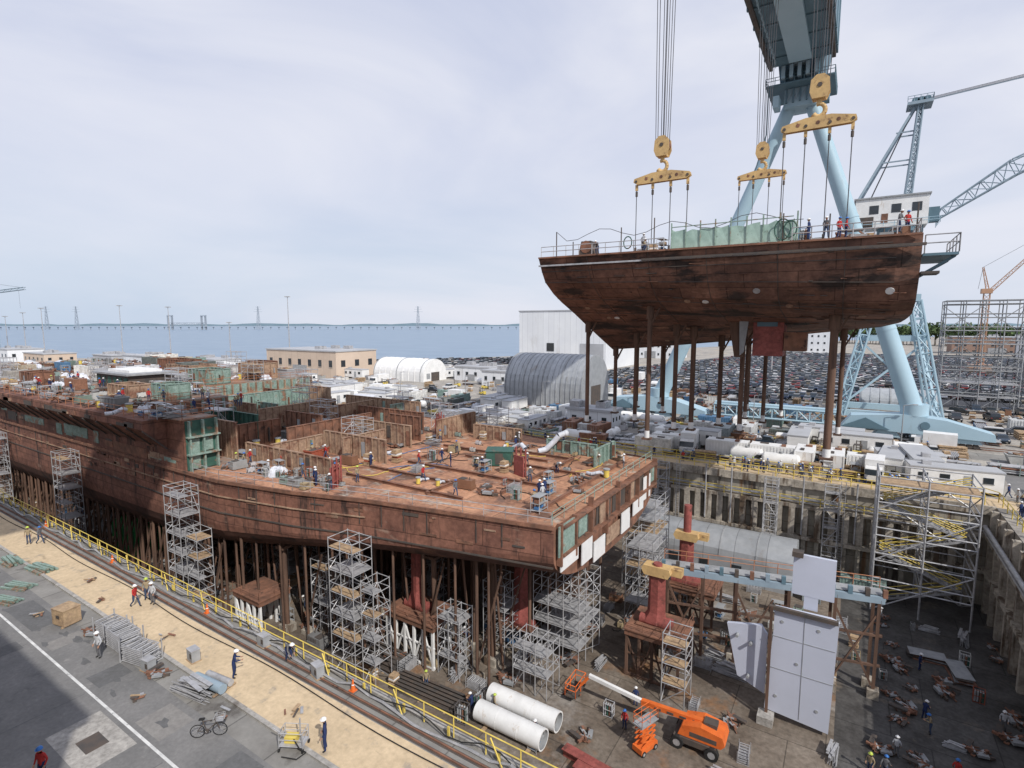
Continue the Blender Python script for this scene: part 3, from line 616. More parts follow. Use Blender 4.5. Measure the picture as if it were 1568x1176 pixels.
scat(['tarp_covered_load','portable_generator','welding_machine','gas_cylinder_rack','scrap_steel_pile','storage_rack','welding_machine'],26,-61,-43,32.8,36.2,4.61,[],1.1,(.45,.75))
scat(SM+['steel_plate_stack','scaffold_frame_stack','waste_skip'],80,-93,-63,36,69,4.61,[],1.8,(.7,1.1))
scat(SM+['waste_skip','tarp_covered_load','storage_rack','scaffold_frame_stack'],70,-160,-64,28.3,33,10.5,[],1.5,(.6,.95))
scat(SM+['waste_skip','tarp_covered_load','shipping_container'],60,-160,-79,34,43,10.5,[],2.0,(.6,1))
scat(SM+['waste_skip','tarp_covered_load','shipping_container','scaffold_frame_stack'],120,-180,-95,45,69,10.46,[],2.5,(.7,1.1))
for k in range(18):
    q=MB();x,y=U(-58,-24),U(40,60);a=U(0,6.28);pts=[]
    for i in range(26):
        pts.append((x,y,4.68));a+=U(-.55,.55);x+=.6*math.cos(a);y+=.6*math.sin(a);x=min(max(x,-60),-21);y=min(max(y,39),61.5)
    q.tube(pts,.04,R.choice([mRub,mRub,mBlueM,mYel,mRub]));q.obj('air_hose')
q=MB();q.b2(-.1,.1,-1,1,0,2.6,mRed)
for y in(-1,0,1): q.cyl((.3,y,0),(.3,y,3.6),.12,mRed,6)
for z in(.9,2.4): q.beam((.3,-1,z),(.3,1,z),.12,mRed)
rm=q.mesh('lifting_pad_frame')
for x,y,r in[(-53,62,.3),(-51,60,.1),(-30,48.5,1.2),(-43.5,34.9,.4)]: inst(rm,'red_steel_frame',(x,y,4.6),r,.85)
q=MB();q.b2(-1.5,1.5,-1.2,1.2,.1,1.7,mGreenD);q.b2(-1.6,1.6,-1.3,1.3,1.7,1.8,mGreenD);q.box((0,-1.22,.9),(.9,.06,1.3),mDark)
q.obj('green_tool_shed',(-34.5,51.5,4.61),.5)
q=MB();q.tube([(0,0,.4),(1,.2,.6),(2,.1,1.6),(2.6,0,2.4),(3.4,.1,2.7)],.35,mTarp,10);q.sph((3.5,.1,2.7),.42,mTarp,10);q.obj('ventilation_duct',(-33,58,4.6),.6)
q=MB();q.tube([(0,0,.3),(.8,.2,.7),(1.6,.1,1.0),(2.6,0,.6)],.3,mTarp,10);q.obj('ventilation_duct',(-37,58.5,4.6),-.4)
q=MB();q.b2(-6,6,-3.5,3.5,0,2.2,mDark);q.b2(-6.6,6.6,-4,4,2.2,2.5,mGrey)
for x in range(-5,6,2): q.box((x,-3.53,1.2),(1.2,.05,1.2),mGreenD)
q.b2(-4,4,-2.5,2.5,2.5,2.9,mWhite);q.obj('deck_house_module',(-105,43,10.5),0)
for (x,y,l,w,h,m) in [(-82,38,4,3,2.2,mMint),(-90,36,6,3,1.8,mTanP),(-120,34,5,3,2.4,mRust),(-98,52,6,4,2.6,mMint),(-99,62,6,4,3.0,mTanP),(-112,56,9,5,2.6,mTanP),(-125,60,10,4,3,mRust),(-104,66,6,3,3,mRust)]:
    q=MB()
    for a in ((-l/2,-w/2,l/2,-w/2),(-l/2,w/2,l/2,w/2),(-l/2,-w/2,-l/2,w/2),(l/2,-w/2,l/2,w/2)): bulk(q,a[0],a[1],a[2],a[3],0,h,m,m)
    q.b2(-l/2+.1,l/2-.1,-w/2+.1,w/2-.1,.02,h*.35,mRust);q.obj('open_steel_module',(x,y,10.5))
# ------------------------------------------------------------------ shores & scaffolds
q=MB()
X=-150.0;ii=0
while X<-22:
    ii+=1
    for dy in(19.2,16.2,12.5,8.5,4.5):
        w=tab(tW,X)
        if dy<w-.4 and not(X>-66 and dy in(12.5,16.2) and ii%2):
            z=hz(X,dy)
            if z>-11.3:
                q.cyl((X,CY-dy,DZ),(X,CY-dy,z+.25),.16,mPost,6);q.box((X,CY-dy,DZ+.25),(1,1,.5),mWallL)
                if R.random()<.5: q.beam((X,CY-dy,DZ+1),(X+2.8,CY-dy,z-.3),.13,mPost)
                q.cyl((X,CY+dy,DZ),(X,CY+dy,z+.25),.18,mPost,5)
    if X<-62:
        for u in(1.1,2.2):
            z=hz(X+u,19.0);q.cyl((X+u,CY-19,DZ),(X+u,CY-19,z+.25),.13,mPost,6);q.cyl((X+u,CY-18.6,DZ+.2),(X+u,CY-16.8,hz(X+u,16.8)),.1,mPost,5)
    elif X<-26:
        w=tab(tW,X)-1.0;z=hz(X+1.6,w-.6);q.cyl((X+1.6,CY-w+.6,DZ),(X+1.6,CY-w+.6,z+.2),.13,mPost,6);q.cyl((X+1.6,CY-w+3,DZ),(X+.6,CY-w+3,hz(X,w-3)+.2),.12,mPost,6)
    q.box((X,CY,(DZ+tab(tC,X))/2),(1.6,2.4,max(.2,tab(tC,X)-DZ)),mPost);X+=3.3
q.obj('hull_shoring_posts')
q=MB()
for x,y in [(-33.4,38.2),(-28,40.5),(-50,33.2),(-63,31.5),(-69,31.6),(-24.5,47)]:
    q.cyl((x,y,DZ),(x,y,max(hz(x,y-CY),-3)+.3),.27,mPost,8);q.box((x,y,DZ+.4),(1.3,1.3,.8),mWallL);q.box((x,y,hz(x,y-CY)-.2),(1.2,1.2,.3),mPost)
q.obj('hull_shoring_posts')
def scaffold(x0,x1,y0,y1,z0,z1,bx=2.0,bz=2.0,m=mGalv,name='scaffold_tower',stairs=False,r=.05,deck=mGalv):
    q=MB();nx=max(1,round((x1-x0)/bx));ny=max(1,round((y1-y0)/bx));nz=max(1,round((z1-z0)/bz))
    xs=[x0+(x1-x0)*i/nx for i in range(nx+1)];ys=[y0+(y1-y0)*i/ny for i in range(ny+1)];zs=[z0+(z1-z0)*i/nz for i in range(nz+1)]
    for x in xs:
        for y in ys: q.cyl((x,y,z0),(x,y,z1+1),r,m,4,cap=False)
    for z in zs[1:]:
        for hh in(0,.9):
            for y in ys: q.cyl((xs[0],y,z+hh),(xs[-1],y,z+hh),r*.85,m,4,cap=False)
            for x in xs: q.cyl((x,ys[0],z+hh),(x,ys[-1],z+hh),r*.85,m,4,cap=False)
        if R.random()<.7: q.b2(xs[0],xs[-1],ys[0]+.05,ys[-1]-.05 if R.random()<.4 else (ys[0]+ys[-1])/2,z+.06,z+.12,deck if R.random()<.75 else mWood)
    for k in range(nz):
        for i in range(nx):
            if (i+k)%2==0: q.cyl((xs[i],ys[0],zs[k]),(xs[i+1],ys[0],zs[k+1]),r*.8,m,4,cap=False)
            else: q.cyl((xs[i+1],ys[-1],zs[k]),(xs[i],ys[-1],zs[k+1]),r*.8,m,4,cap=False)
        q.cyl((xs[0],ys[0],zs[k]),(xs[0],ys[-1],zs[k+1]),r*.8,m,4,cap=False);q.cyl((xs[-1],ys[-1],zs[k]),(xs[-1],ys[0],zs[k+1]),r*.8,m,4,cap=False)
        if stairs:
            a,c=(x0+.6,x1-.6) if k%2==0 else (x1-.6,x0+.6);yy=(y0+y1)/2
            for yo in(-.5,.5): q.beam((a,yy+yo,zs[k]+.1),(c,yy+yo,zs[k+1]+.1),.12,m,.25)
            for j in range(9): q.box((a+(c-a)*(j+.5)/9,yy,zs[k]+.1+(zs[k+1]-zs[k])*(j+.5)/9),(.3,1,.05),m)
            for hh in(.6,1.1):q.cyl((a,yy-.5,zs[k]+hh),(c,yy-.5,zs[k+1]+hh),.05,mYel,4);q.cyl((a,yy+.5,zs[k]+hh),(c,yy+.5,zs[k+1]+hh),.05,mYel,4)
    q.obj(name)
scaffold(-39.8,-36.6,30.9,33.2,DZ,.6,1.6);scaffold(-36.4,-34.8,31.6,33.6,DZ,-3,1.6);scaffold(-62,-59,27.2,29.3,DZ,2.8,1.5);scaffold(-58.8,-56.6,27.6,29.2,DZ,-1.5,1.5);scaffold(-93,-90,27,29.2,DZ,2.6,1.5);scaffold(-122,-119,27,29,DZ,2,1.5)
scaffold(-25.5,-20.5,44,49,DZ,-4.5,1.7);scaffold(-24.5,-21,38.6,41,DZ,-8,1.2,1.6);scaffold(-31.6,-29,36.5,38.5,DZ,-6.4,1.3);scaffold(-58,-55,37,41,DZ,-5);scaffold(-12.5,-10.5,44,46.2,DZ,-6.5,1.5)
scaffold(-20,-17,55,60,DZ,-3.5);scaffold(-23,-19,62,68,DZ,-1);scaffold(-66,-62,38,41,DZ,-6);scaffold(-98,-93,33,37,DZ,-5);scaffold(-29.5,-27,41,44,DZ,-5,1.6)
scaffold(-42,-38,43,47,DZ,-5.5);scaffold(-52,-48,38,42,DZ,-6);scaffold(-47,-44.5,34.2,36.5,DZ,-4.4,1.4);scaffold(-72,-68,33,36,DZ,-6)
scaffold(3.4,12.4,72.5,78.8,DZ,3,4.5,3,stairs=True,r=.1,name='scaffold_stair_tower',m=mGalv,deck=mGrey)
for x,y in[(-9,77.2),(-24,78),(-2,78)]: scaffold(x,x+1.6,y,y+1.4,DZ,-.5,1.6,2.2,r=.06)
for x0,y0,z0,h in [(-56,64,4.6,3),(-46,63,4.6,3.4),(-90,64,4.6,7),(-84,42,4.6,6),(-130,45,10.5,3),(-110,62,10.5,4),(-70,52,4.6,4),(-145,35,10.5,3),(-80,56,4.6,5),(-68,66,4.6,4),(-74,38,4.6,5),(-58,48,4.6,3),(-98,58,10.5,3),(-88,40,10.5,3)]:
    scaffold(x0,x0+4,y0,y0+2,z0,z0+h,r=.05)
def trestle(x,y,w,d,zt,white=True):
    q=MB();q.b2(-w/2,w/2,-d/2,d/2,zt-.5,zt,mRust);q.b2(-w/2-.1,w/2+.1,-d/2-.1,d/2+.1,zt,zt+.12,mRust)
    k=max(3,round(w/1.2));m=mWhite if white else mPost
    for i in range(k+1):
        for yy in(-d/2+.2,d/2-.2):
            xx=-w/2+.2+(w-.4)*i/k;q.beam((xx,yy,0),(xx,yy,zt-.5),.24,m)
            if i<k: q.beam((xx,yy,.3 if i%2 else zt-.7),(xx+(w-.4)/k,yy,zt-.7 if i%2 else .3),.15,m)
    q.beam((-w/2,-d/2+.2,.2),(w/2,-d/2+.2,.2),.2,m);q.beam((-w/2,-d/2+.2,zt*.5),(w/2,-d/2+.2,zt*.5),.15,m)
    q.rail([(-w/2,-d/2,zt+.1),(w/2,-d/2,zt+.1),(w/2,d/2,zt+.1)],mRust,1,1.8,.03)
    q.obj('trestle_platform',(x,y,DZ))
trestle(-52.6,32.0,4.8,3.6,4.4);trestle(-35.2,38.4,6.4,4.2,4.4);trestle(-14,48,5.2,4.6,4.6,False);trestle(-13.5,60,5,5,4,False)
def pod(x,y,z0,z1,name='rudder_post',head=None,k_=.8):
    q=MB();sec=[(-1.15,0),(-.7,-.42),(.3,-.5),(1.1,-.12),(1.1,.12),(.3,.5),(-.7,.42)]
    H=z1-z0;lv=[(0,1.0),(.06*H,1.25),(.12*H,1.15),(.26*H,.85),(.6*H,.8),(H,.78)];vs=[]
    for z,s_ in lv: vs+=[(a*s_*1.1*k_-(0 if z>.2*H else .15),c*s_*1.3*k_,z) for a,c in sec]
    n=len(sec);fs=[(i*n+j,i*n+(j+1)%n,(i+1)*n+(j+1)%n,(i+1)*n+j) for i in range(len(lv)-1) for j in range(n)]
    q.add(vs,fs,mRed,False);q.add(vs[-n:],[tuple(range(n))],mRed)
    q.cyl((-1.5,0,.35),(1.5,0,.35),.5,mRed,10,.65);q.box((0,0,.05),(3.4,1.8,.1),mRust)
    if head: q.pex([(-1.1,H),(1.1,H),(1.35,H+.45),(1.2,H+.9),(-1.2,H+.9),(-1.35,H+.45)],-.6,.6,mHook);q.cyl((0,0,H+.9),(0,0,H+head),.42,mRed,10);q.box((1.7,.4,H+.5),(1.0,.8,.7),mHook)
    q.obj(name,(x,y,z0))
pod(-35.6,38.2,-7.5,-.6);pod(-34,58,-9,-2);pod(-14.2,47.6,-7.2,-2.2,'rudder_post',1.1);pod(-14.3,58.5,-7.8,-2.6,'rudder_post',3.9);pod(-27,44,-9.5,-1.2)
q=MB();A=Vector((-14.5,50.5,-2.9));B_=Vector((3.6,54.8,-2.9));d=(B_-A).normalized();s_=Vector((-d.y,d.x,0))
for o in(0,1.6): q.beam(A+s_*o,B_+s_*o,.3,mMast,.6)
k=14
for i in range(k+1):
    p=A.lerp(B_,i/k);q.beam(p,p+s_*1.6,.2,mGrey,.2);q.box(p+Vector((0,0,.6)),(.35,.35,.7),[mBlueD,mDark,mRust,mMast][i%4],.2)
q.beam(A+s_*.8+Vector((0,0,.4)),B_+s_*.8+Vector((0,0,.4)),1.3,mGrey,.06);q.rail([A+s_*1.6+Vector((0,0,.4)),B_+s_*1.6+Vector((0,0,.4))],mOrR,1.0,2.0,.035)
for t in(.02,.2,.36,.6,.8,.98):
    for o in(0,1.6):
        p=A.lerp(B_,t)+s_*o;q.beam(p,(p.x,p.y,DZ),.26,mPost);q.box((p.x,p.y,DZ+.4),(.9,.9,.8),mWallL)
for t in(.02,.36,.8): 
    p=A.lerp(B_,t);q.beam((p.x,p.y,-4),A.lerp(B_,min(t+.17,1))-Vector((0,0,8)),.18,mPost);q.beam((p.x,p.y,-11),A.lerp(B_,min(t+.17,1))-Vector((0,0,1.5)),.14,mPost)
for z in (-6.2,-9): q.beam(A.lerp(B_,.0)+Vector((0,0,z+2.9)),A.lerp(B_,1)+Vector((0,0,z+2.9)),.2,mPost)
q.obj('steel_support_gantry')
q=MB()
b3=[(-4.6,-11.2),(.1,-11.6),(.35,-2.2),(-.2,-2.0),(-4.2,-2.1),(-4.2,-4)]
q.pex([(a,z) for a,z in b3],46.9,47.3,mPlate)
q.pex([(-7.9,-4.9),(-5.2,-4.3),(-4.7,-5),(-4.7,-10.3),(-6.9,-9.4)],47.4,47.75,mPlate)
q.b2(-3.1,-.1,47.6,47.9,-.9,2.5,mPlate);q.b2(-2.2,-1.2,47.62,47.88,-2,-.9,mPlate)
for z in(-4.6,-7.4): q.b2(-4.3,.2,46.87,46.91,z,z+.04,mGrey)
q.b2(-2.02,-1.98,46.87,46.91,-11.2,-2.2,mGrey)
q.beam((-4.6,46.75,-2.1),(.3,46.75,-2.1),.3,mDark);q.box((-2.8,47.5,2.6),(.8,.8,.4),mDark)
for x in(-4.4,): q.beam((x,46.6,DZ),(x,46.6,-2),.22,mPost);q.box((x,46.3,DZ+.35),(1.2,1.2,.7),mCurb)
for x,z in((-3.6,-3.2),(-1,-3.2),(-3.8,-9.8),(-.8,-10),(-2.4,-6.5),(-5.9,-6),(-7,-5.6),(-6,-9)): q.cyl((x,46.85 if x>-4.7 else 47.36,z),(x,46.9,z),.13,mGrey,8)
q.obj('rudder_blade_plate')
q=MB();pr=[(70.8,-12)]+[(74.2-3.4*math.cos(math.pi*i/10),-8.8+2.6*math.sin(math.pi*i/10)) for i in range(11)]+[(77.6,-12)]
q.pex(pr,-22,-4.5,mCorr,'x')
for x in(-19,-15,-11,-7): q.box((x,70.76,-10.2),(1.2,.06,1.1),mGlass)
q.box((-4.46,74.2,-10.8),(.06,2,2.3),mDark)
for x in (-17.6,-13.2,-8.8): 
    for a,c in zip(pr[1:-1],pr[2:-1]): q.beam((x,a[0],a[1]+.03),(x,c[0],c[1]+.03),.15,mGrey,.08)
q.obj('workshop_shed')
q=MB()
for x,y,l in((-25,35.9,6.6),(-24.7,33.6,6.2)):
    q.cyl((x,y,DZ+.95),(x+l,y,DZ+.95),.82,mWhite,24,cap=False);q.cyl((x+l,y,DZ+.95),(x+l-.5,y,DZ+.95),.70,mGrey,24,cap=False)
    q.cyl((x+l-.5,y,DZ+.95),(x+l-.48,y,DZ+.95),.70,mDark,24);q.cyl((x,y,DZ+.95),(x-.02,y,DZ+.95),.82,mWhite,24)
    for i in range(24):
        a,c=2*math.pi*i/24,2*math.pi*(i+1)/24;q.add([(x+l,y+rr*math.cos(t),DZ+.95+rr*math.sin(t)) for rr,t in((.82,a),(.82,c),(.7,c),(.7,a))],[(0,1,2,3)],mWhite)
    for k in(1,l-1): q.box((x+k,y,DZ+.07),(.3,2,.14),mWood)
    for k in (l*.33,l*.66): q.cyl((x+k,y,DZ+.95),(x+k+.06,y,DZ+.95),.835,mWhite,20)
q.obj('large_white_pipe')
q=MB();q.b2(-1.6,1.6,-1.1,1.1,.55,1.0,mDark)
for x in(-1.3,1.3):
    for y in(-1.05,1.05): wheel(q,x,y,.52,.42)
q.pex([(-1.3,1.05),(1.9,1.05),(2.2,1.4),(2.0,2.0),(.4,2.25),(-1.0,1.9)],-.95,.95,mOr);q.b2(-.4,1.6,-.97,.97,1.25,1.6,mDark)
q.beam((1.2,0,2.1),(-4.5,0,1.9),.4,mOr,.42);q.beam((-4.2,0,1.9),(-9.2,0,2.5),.28,mWhite,.3);q.beam((-9.1,0,2.5),(-10.0,0,1.3),.22,mOr);q.box((1.0,0,2.15),(1,.8,.5),mDark)
for k in range(5): q.box((.9-k*1.0,-.22,2.06-.04*k),(.5,.04,.16),mDark)
q.b2(-11.0,-10.0,-1.1,1.1,.6,.7,mDark);q.rail([(-11,-1.1,.7),(-10,-1.1,.7),(-10,1.1,.7),(-11,1.1,.7),(-11,-1.1,.7)],mOr,1.1,1.1,.04)
q.obj('boom_lift',(-8.6,40.7,DZ),.02)
inst(P['scissor_lift'],'scissor_lift',(-11.9,38.0,DZ),1.2,.85)
q=MB()
for x,y,l in((-17,34.2,6),(-15.6,33.2,7)):
    q.beam((x,y,DZ+.35),(x+l,y-.6,DZ+.35),.35,mRed,.7)
    q.beam((x,y,DZ+.7),(x+l,y-.6,DZ+.7),.8,mRed,.06)
q.obj('red_steel_beam')
inst(P['steel_beam_stack'],'steel_beam_stack',(-39.5,35.0,DZ),0);inst(P['steel_beam_stack'],'steel_beam_stack',(-30.5,33.6,DZ),.05,.8)
q=MB();q.pex([(33,-12),(36.5,-12),(36.5,-8.4),(34.75,-7.2),(33,-8.4)],-92,-84,mGreen,'x')
for x in(-91,-88,-85): q.box((x,32.98,-10.2),(.12,.06,3.3),mGreenD)
q.obj('green_storage_tent')
oc=[(-54,32),(-35,38),(-14,48),(-8.6,40.7),(-22,35),(-22,34),(-39.5,35),(-30,34),(-38,32),(-60,28),(-88,35),(-12,38),(-14,33.5),(-2.5,47),(-5,47)]
FL=['scaffold_frame_stack','scaffold_tube_pile','scaffold_tube_pile','scrap_steel_pile','pallet_stack','portable_generator','welding_machine','gas_cylinder_rack','scrap_steel_pile','storage_rack']
scat(FL,74,-72,-24,32.5,46,DZ,oc,1.8,(.6,.95))
scat(FL+['waste_skip','tarp_covered_load','shipping_container'],60,-140,-72,32,42,DZ,oc,2.0,(.7,1.0))
scat(FL,16,-24,1,33,46,DZ,oc,2.8,(.5,.8))
scat(['scrap_steel_pile','scrap_steel_pile','scrap_steel_pile','scrap_steel_pile','gas_cylinder_rack','steel_plate_stack','scaffold_tube_pile'],64,3.5,14,26,71,DZ,oc,1.4,(.4,.8))
scat(FL,54,-24,2,50,70,DZ,oc,1.9,(.6,.9))
scat(['shipping_container','pallet_stack'],4,-3,3,72,78,DZ,oc,3,(.6,.8))
q=MB();q.box((0,0,1.3),(3.5,2.2,2.6),mBlueM);q.box((0,0,2.75),(3.1,1.9,.3),mBlueD);q.b2(-1.7,1.7,-1.13,-1.1,.6,1.8,mDark);q.obj('blue_compressor_unit',(-108,33.5,DZ))
# ------------------------------------------------------------------ near quay items
q=MB();q.box((0,0,.65),(1.3,1.1,1.1),mWood,.2)
for x in(-.5,.5): q.box((x,0,.05),(.12,1.1,.1),mWood,.2)
q.box((0,0,1.22),(1.36,1.16,.05),mWood,.2);q.box((.25,-.6,.8),(.3,.03,.2),mDark,.2);q.obj('plywood_crate',(-45.8,13.3,0),0)
for x,y,r,s_ in((-41,14.3,.1,1),(-39.2,14.2,0,1.05),(-36.6,14.1,.2,.95)): inst(P['scaffold_frame_stack'],'scaffold_frame_stack',(x,y,0),r,s_)
inst(P['scaffold_tube_pile'],'scaffold_tube_pile',(-30.6,14.2,0),.15,.8);inst(P['scrap_steel_pile'],'scrap_steel_pile',(-34.2,14.0,0),.5,.45);inst(P['scrap_steel_pile'],'scrap_steel_pile',(-42.6,13.8,0),.2,.5)
q=MB();q.cyl((-1.2,0,.35),(1.2,0,.35),.28,mMast,12);q.cyl((-1.0,.6,.25),(1.0,.65,.25),.2,mGalv,10)
for x in(-.9,.9): q.box((x,.3,.04),(.12,1.4,.08),mWood)
q.obj('steel_pipe_bundle',(-30.2,14.9,0.12),.1)
for x,y in((-33.9,15.9),(-35.2,13.9),(-31.6,19.2),(-26,19.1)):
    q=MB();q.box((0,0,.35),(.7,.5,.7),mGrey);q.box((0,0,.72),(.76,.55,.05),mGalv);q.box((.2,-.26,.4),(.2,.03,.3),mDark);q.box((0,0,-.02),(.9,.6,.06),mWood);q.obj('electrical_cabinet',(x,y,0.03),U(-.2,.2))
for x,y,r,s_ in((-55.5,13.3,.3,.6),(-53.4,12.0,.3,.55),(-58,15.4,.1,.7),(-62,14.5,0,.7)):
    q=MB()
    for i in range(5): q.box((0,-.8+.4*i,.15+.12*(i%2)),(4,.26,.22),mMint,U(-.06,.06));
    for i in range(3): q.box((0,-.4+.4*i,.42),(3.6,.26,.18),mMint,U(-.1,.1))
    q.box((-1,0,.03),(.15,2,.06),mWood);q.box((1,0,.03),(.15,2,.06),mWood)
    o=q.obj('green_steel_section_stack',(x,y,0),r);o.scale=(s_,)*3
for k,(x,y) in enumerate([(-49,12.6),(-47.5,16),(-38,16.2),(-27.5,14.2),(-24.5,16.4),(-52,17),(-60,12.8),(-33,12.3)]):
    q=MB()
    for j in range(5): q.box((U(-.4,.4),U(-.3,.3),.05+.03*j),(U(.15,.9),U(.05,.2),.05),[mWood,mRust,mGalv,mDark][(j+k)%4],U(0,3))
    q.obj('loose_dunnage',(x,y,.01))
for k in range(0,10,3):
    q=MB();q.cyl((0,0,.03),(0,0,.7),.16,mOr,10,.03);q.box((0,0,.02),(.38,.38,.04),mOr);q.cyl((0,0,.35),(0,0,.47),.1,mWhite,10,.072)
    q.obj('traffic_cone',(-70+k*5.2,19.35,.005))
q=MB()
for x in(-.6,.6):
    for y in(-.35,.35): q.cyl((x,y,.15),(x,y,1.0),.025,mGalv,5);q.cyl((x-.03,y,.1),(x+.03,y,.1),.1,mRub,8)
for z in(.3,.65,1.0): q.rail([(-.6,-.35,z-.3),(.6,-.35,z-.3),(.6,.35,z-.3),(-.6,.35,z-.3),(-.6,-.35,z-.3)],mGalv,.3,2,.022,False)
q.box((0,0,.32),(1.2,.7,.03),mGalv);q.box((-.1,0,.5),(.6,.4,.3),mYel);q.cyl((.3,.1,.35),(.3,.1,1.5),.04,mGalv,5);q.cyl((-.5,-.3,1.0),(-.9,-.3,1.25),.025,mGalv,5)
q.tube([(.1,-.2,.6),(.5,-.5,.4),(.8,-.4,.1),(.5,-.8,.06),(-.3,-.7,.06)],.03,mRub);q.obj('tool_cart',(-22.4,14.9,0.01),.5)
q=MB()
def ringw(cx):
    for i in range(20):
        a,c=2*math.pi*i/20,2*math.pi*(i+1)/20
        q.cyl((cx+.34*math.cos(a),0,.35+.34*math.sin(a)),(cx+.34*math.cos(c),0,.35+.34*math.sin(c)),.024,mRub,5,cap=False)
        if i%2==0: q.cyl((cx,0,.35),(cx+.33*math.cos(a),0,.35+.33*math.sin(a)),.005,mGalv,3,cap=False)
ringw(-.53);ringw(.53)
bb=(-.08,0,.3);st=(-.25,0,.85);hd_=(.34,0,.88);hl=(.38,0,.72)
for a,c in((bb,st),(bb,hl),(st,hd_),((-.53,0,.35),bb),((-.53,0,.35),(-.22,0,.75)),(hd_,(.53,0,.35)),(st,(-.28,0,.97)),(hd_,(.32,0,1.02))): q.cyl(a,c,.024,mDark,6)
q.box((-.29,0,.99),(.27,.14,.06),mRub);q.cyl((.32,-.3,1.04),(.32,.3,1.04),.018,mGalv,5)
for y in(-.3,.3): q.cyl((.32,y,1.04),(.2,y*.95,1.04),.022,mRub,5)
q.cyl((-.08,-.06,.3),(-.08,.06,.3),.1,mDark,10);q.cyl((-.08,.1,.3),(0,.1,.15),.012,mGalv,4);q.box((0,.15,.14),(.1,.1,.03),mRub);q.cyl((-.08,-.1,.3),(-.16,-.1,.45),.012,mGalv,4);q.box((-.16,-.15,.46),(.1,.1,.03),mRub)
q.rail([(.42,-.18,.9),(.78,-.18,.9),(.78,.18,.9),(.42,.18,.9),(.42,-.18,.9)],mGalv,.22,.1,.008);q.box((.6,0,.9),(.36,.36,.015),mGalv)
q.cyl((-.15,.02,.3),(-.3,.22,.01),.012,mGalv,4);q.obj('bicycle',(-26.7,13.0,.012),.75)
q=MB();q.b2(-110,-10,-24,-3,0,24,mBldT);q.b2(-110.4,-9.6,-24.4,-2.6,24,24.6,mRoof)
for i in range(24):
    for z in(3,9,15,20): q.box((-107+i*4.1,-2.97,z),(2.2,.08,2.2),mGlass);q.box((-107+i*4.1,-2.93,z-1.2),(2.5,.16,.15),mCurb)
q.obj('office_building')
# ------------------------------------------------------------------ hanging stern block
q=MB();BY=74
L0=[(22,28.3),(21.2,26.8),(20.4,25.7),(18.4,24.5),(16.3,23.6),(13.2,22.5),(10.2,21.3),(5,19.3),(0,17.4)]
R0=[(22,28.0),(21.8,26.2),(21.2,24.3),(20,22.6),(17.6,21.7),(14,21.4),(10,21.2),(5,21.0),(0,20.9)]
sx=[-29.7,-25,-20,-15,-10,-5,0,2.4,4.0];rg=[]
for x in sx:
    t=(x+29.7)/33.7;t=t**1.15;h=[(l[0]*(1-t)+r_[0]*t,l[1]*(1-t)+r_[1]*t) for l,r_ in zip(L0,R0)]
    if x>2: h=[(a*(.985 if x>3 else 1),z+(.25 if (x>3 and z<27) else 0)) for a,z in h]
    rg.append([(x,BY-a,z) for a,z in h]+[(x,BY+a,z) for a,z in h[-2::-1]])
n=len(rg[0]);q.add([p for r_ in rg for p in r_],[(i*n+j,i*n+j+1,(i+1)*n+j+1,(i+1)*n+j) for i in range(len(sx)-1) for j in range(n-1)],mHullB)
q.add(rg[0],[tuple(range(n))],mRust);q.add(rg[-1],[tuple(range(n))],mHullB)
for i in range(len(sx)-1): q.add([rg[i][0],rg[i+1][0],rg[i+1][-1],rg[i][-1]],[(0,1,2,3)],mDeck)
for dz,w,m in((-.95,.14,mGalv),(-.1,.3,mRust)):
    q.beam((-29.6,51.93,28.3+dz),(3.9,51.93,28.0+dz),w,m,.16)
q.beam((-18,51.85,27.3),(4.2,51.85,27.1),.3,mDark,.2)
def shellpt(x,s):
    t=((x+29.7)/33.7)**1.15;k=int(s);f_=s-k;k2=min(k+1,8)
    g=lambda k:(L0[k][0]*(1-t)+R0[k][0]*t,L0[k][1]*(1-t)+R0[k][1]*t)
    a,c=g(k),g(k2);e=Vector((0,-(c[0]-a[0]),c[1]-a[1]));nn=Vector((0,-abs(e.z),-abs(e.y))).normalized();return Vector((x,BY-(a[0]+(c[0]-a[0])*f_),a[1]+(c[1]-a[1])*f_)),nn
for x,k,m in [(-27,4.5,mTanP),(-14.5,3.4,mTanP),(-12.7,3.4,mWhite),(-5.2,3.5,mTanP),(-7.8,2.5,mGalv),(2.2,2.4,mWhite),(-24.5,5.5,mWhite),(-25.5,5.5,mTanP),(-21,7.5,mTanP),(-20,5.5,mTanP),(-17,6.5,mTanP),(.5,4.4,mTanP)]:
    p,nn=shellpt(x,k);q.cyl(p-nn*.1,p+nn*.07,.32,m,10)
for k in range(110):
    x=U(-28.5,3);s=U(.3,6.6);p,nn=shellpt(x,s);w_=U(.2,1.3);p2,_=shellpt(min(x+w_,3.3),s)
    q.beam(p+nn*.02,p2+nn*.02,U(.1,.4),R.choice([mRust,mDark,mHullU,mDark,mRust,mRust]),.06)
for s in (1.0,2.0,3.5,5.0):
    pr_=[shellpt(x,s) for x in sx[:-1]]
    for (a,n1),(c,n2) in zip(pr_,pr_[1:]): q.beam(a+n1*.03,c+n2*.03,.06,mDark,.06)
for x in (-24,-17.5,-12,-6,-1):
    for s in range(0,6):
        a,n1=shellpt(x,s+.01);c,n2=shellpt(x,s+.99);q.beam(a+n1*.02,c+n2*.02,.05,mDark,.05)
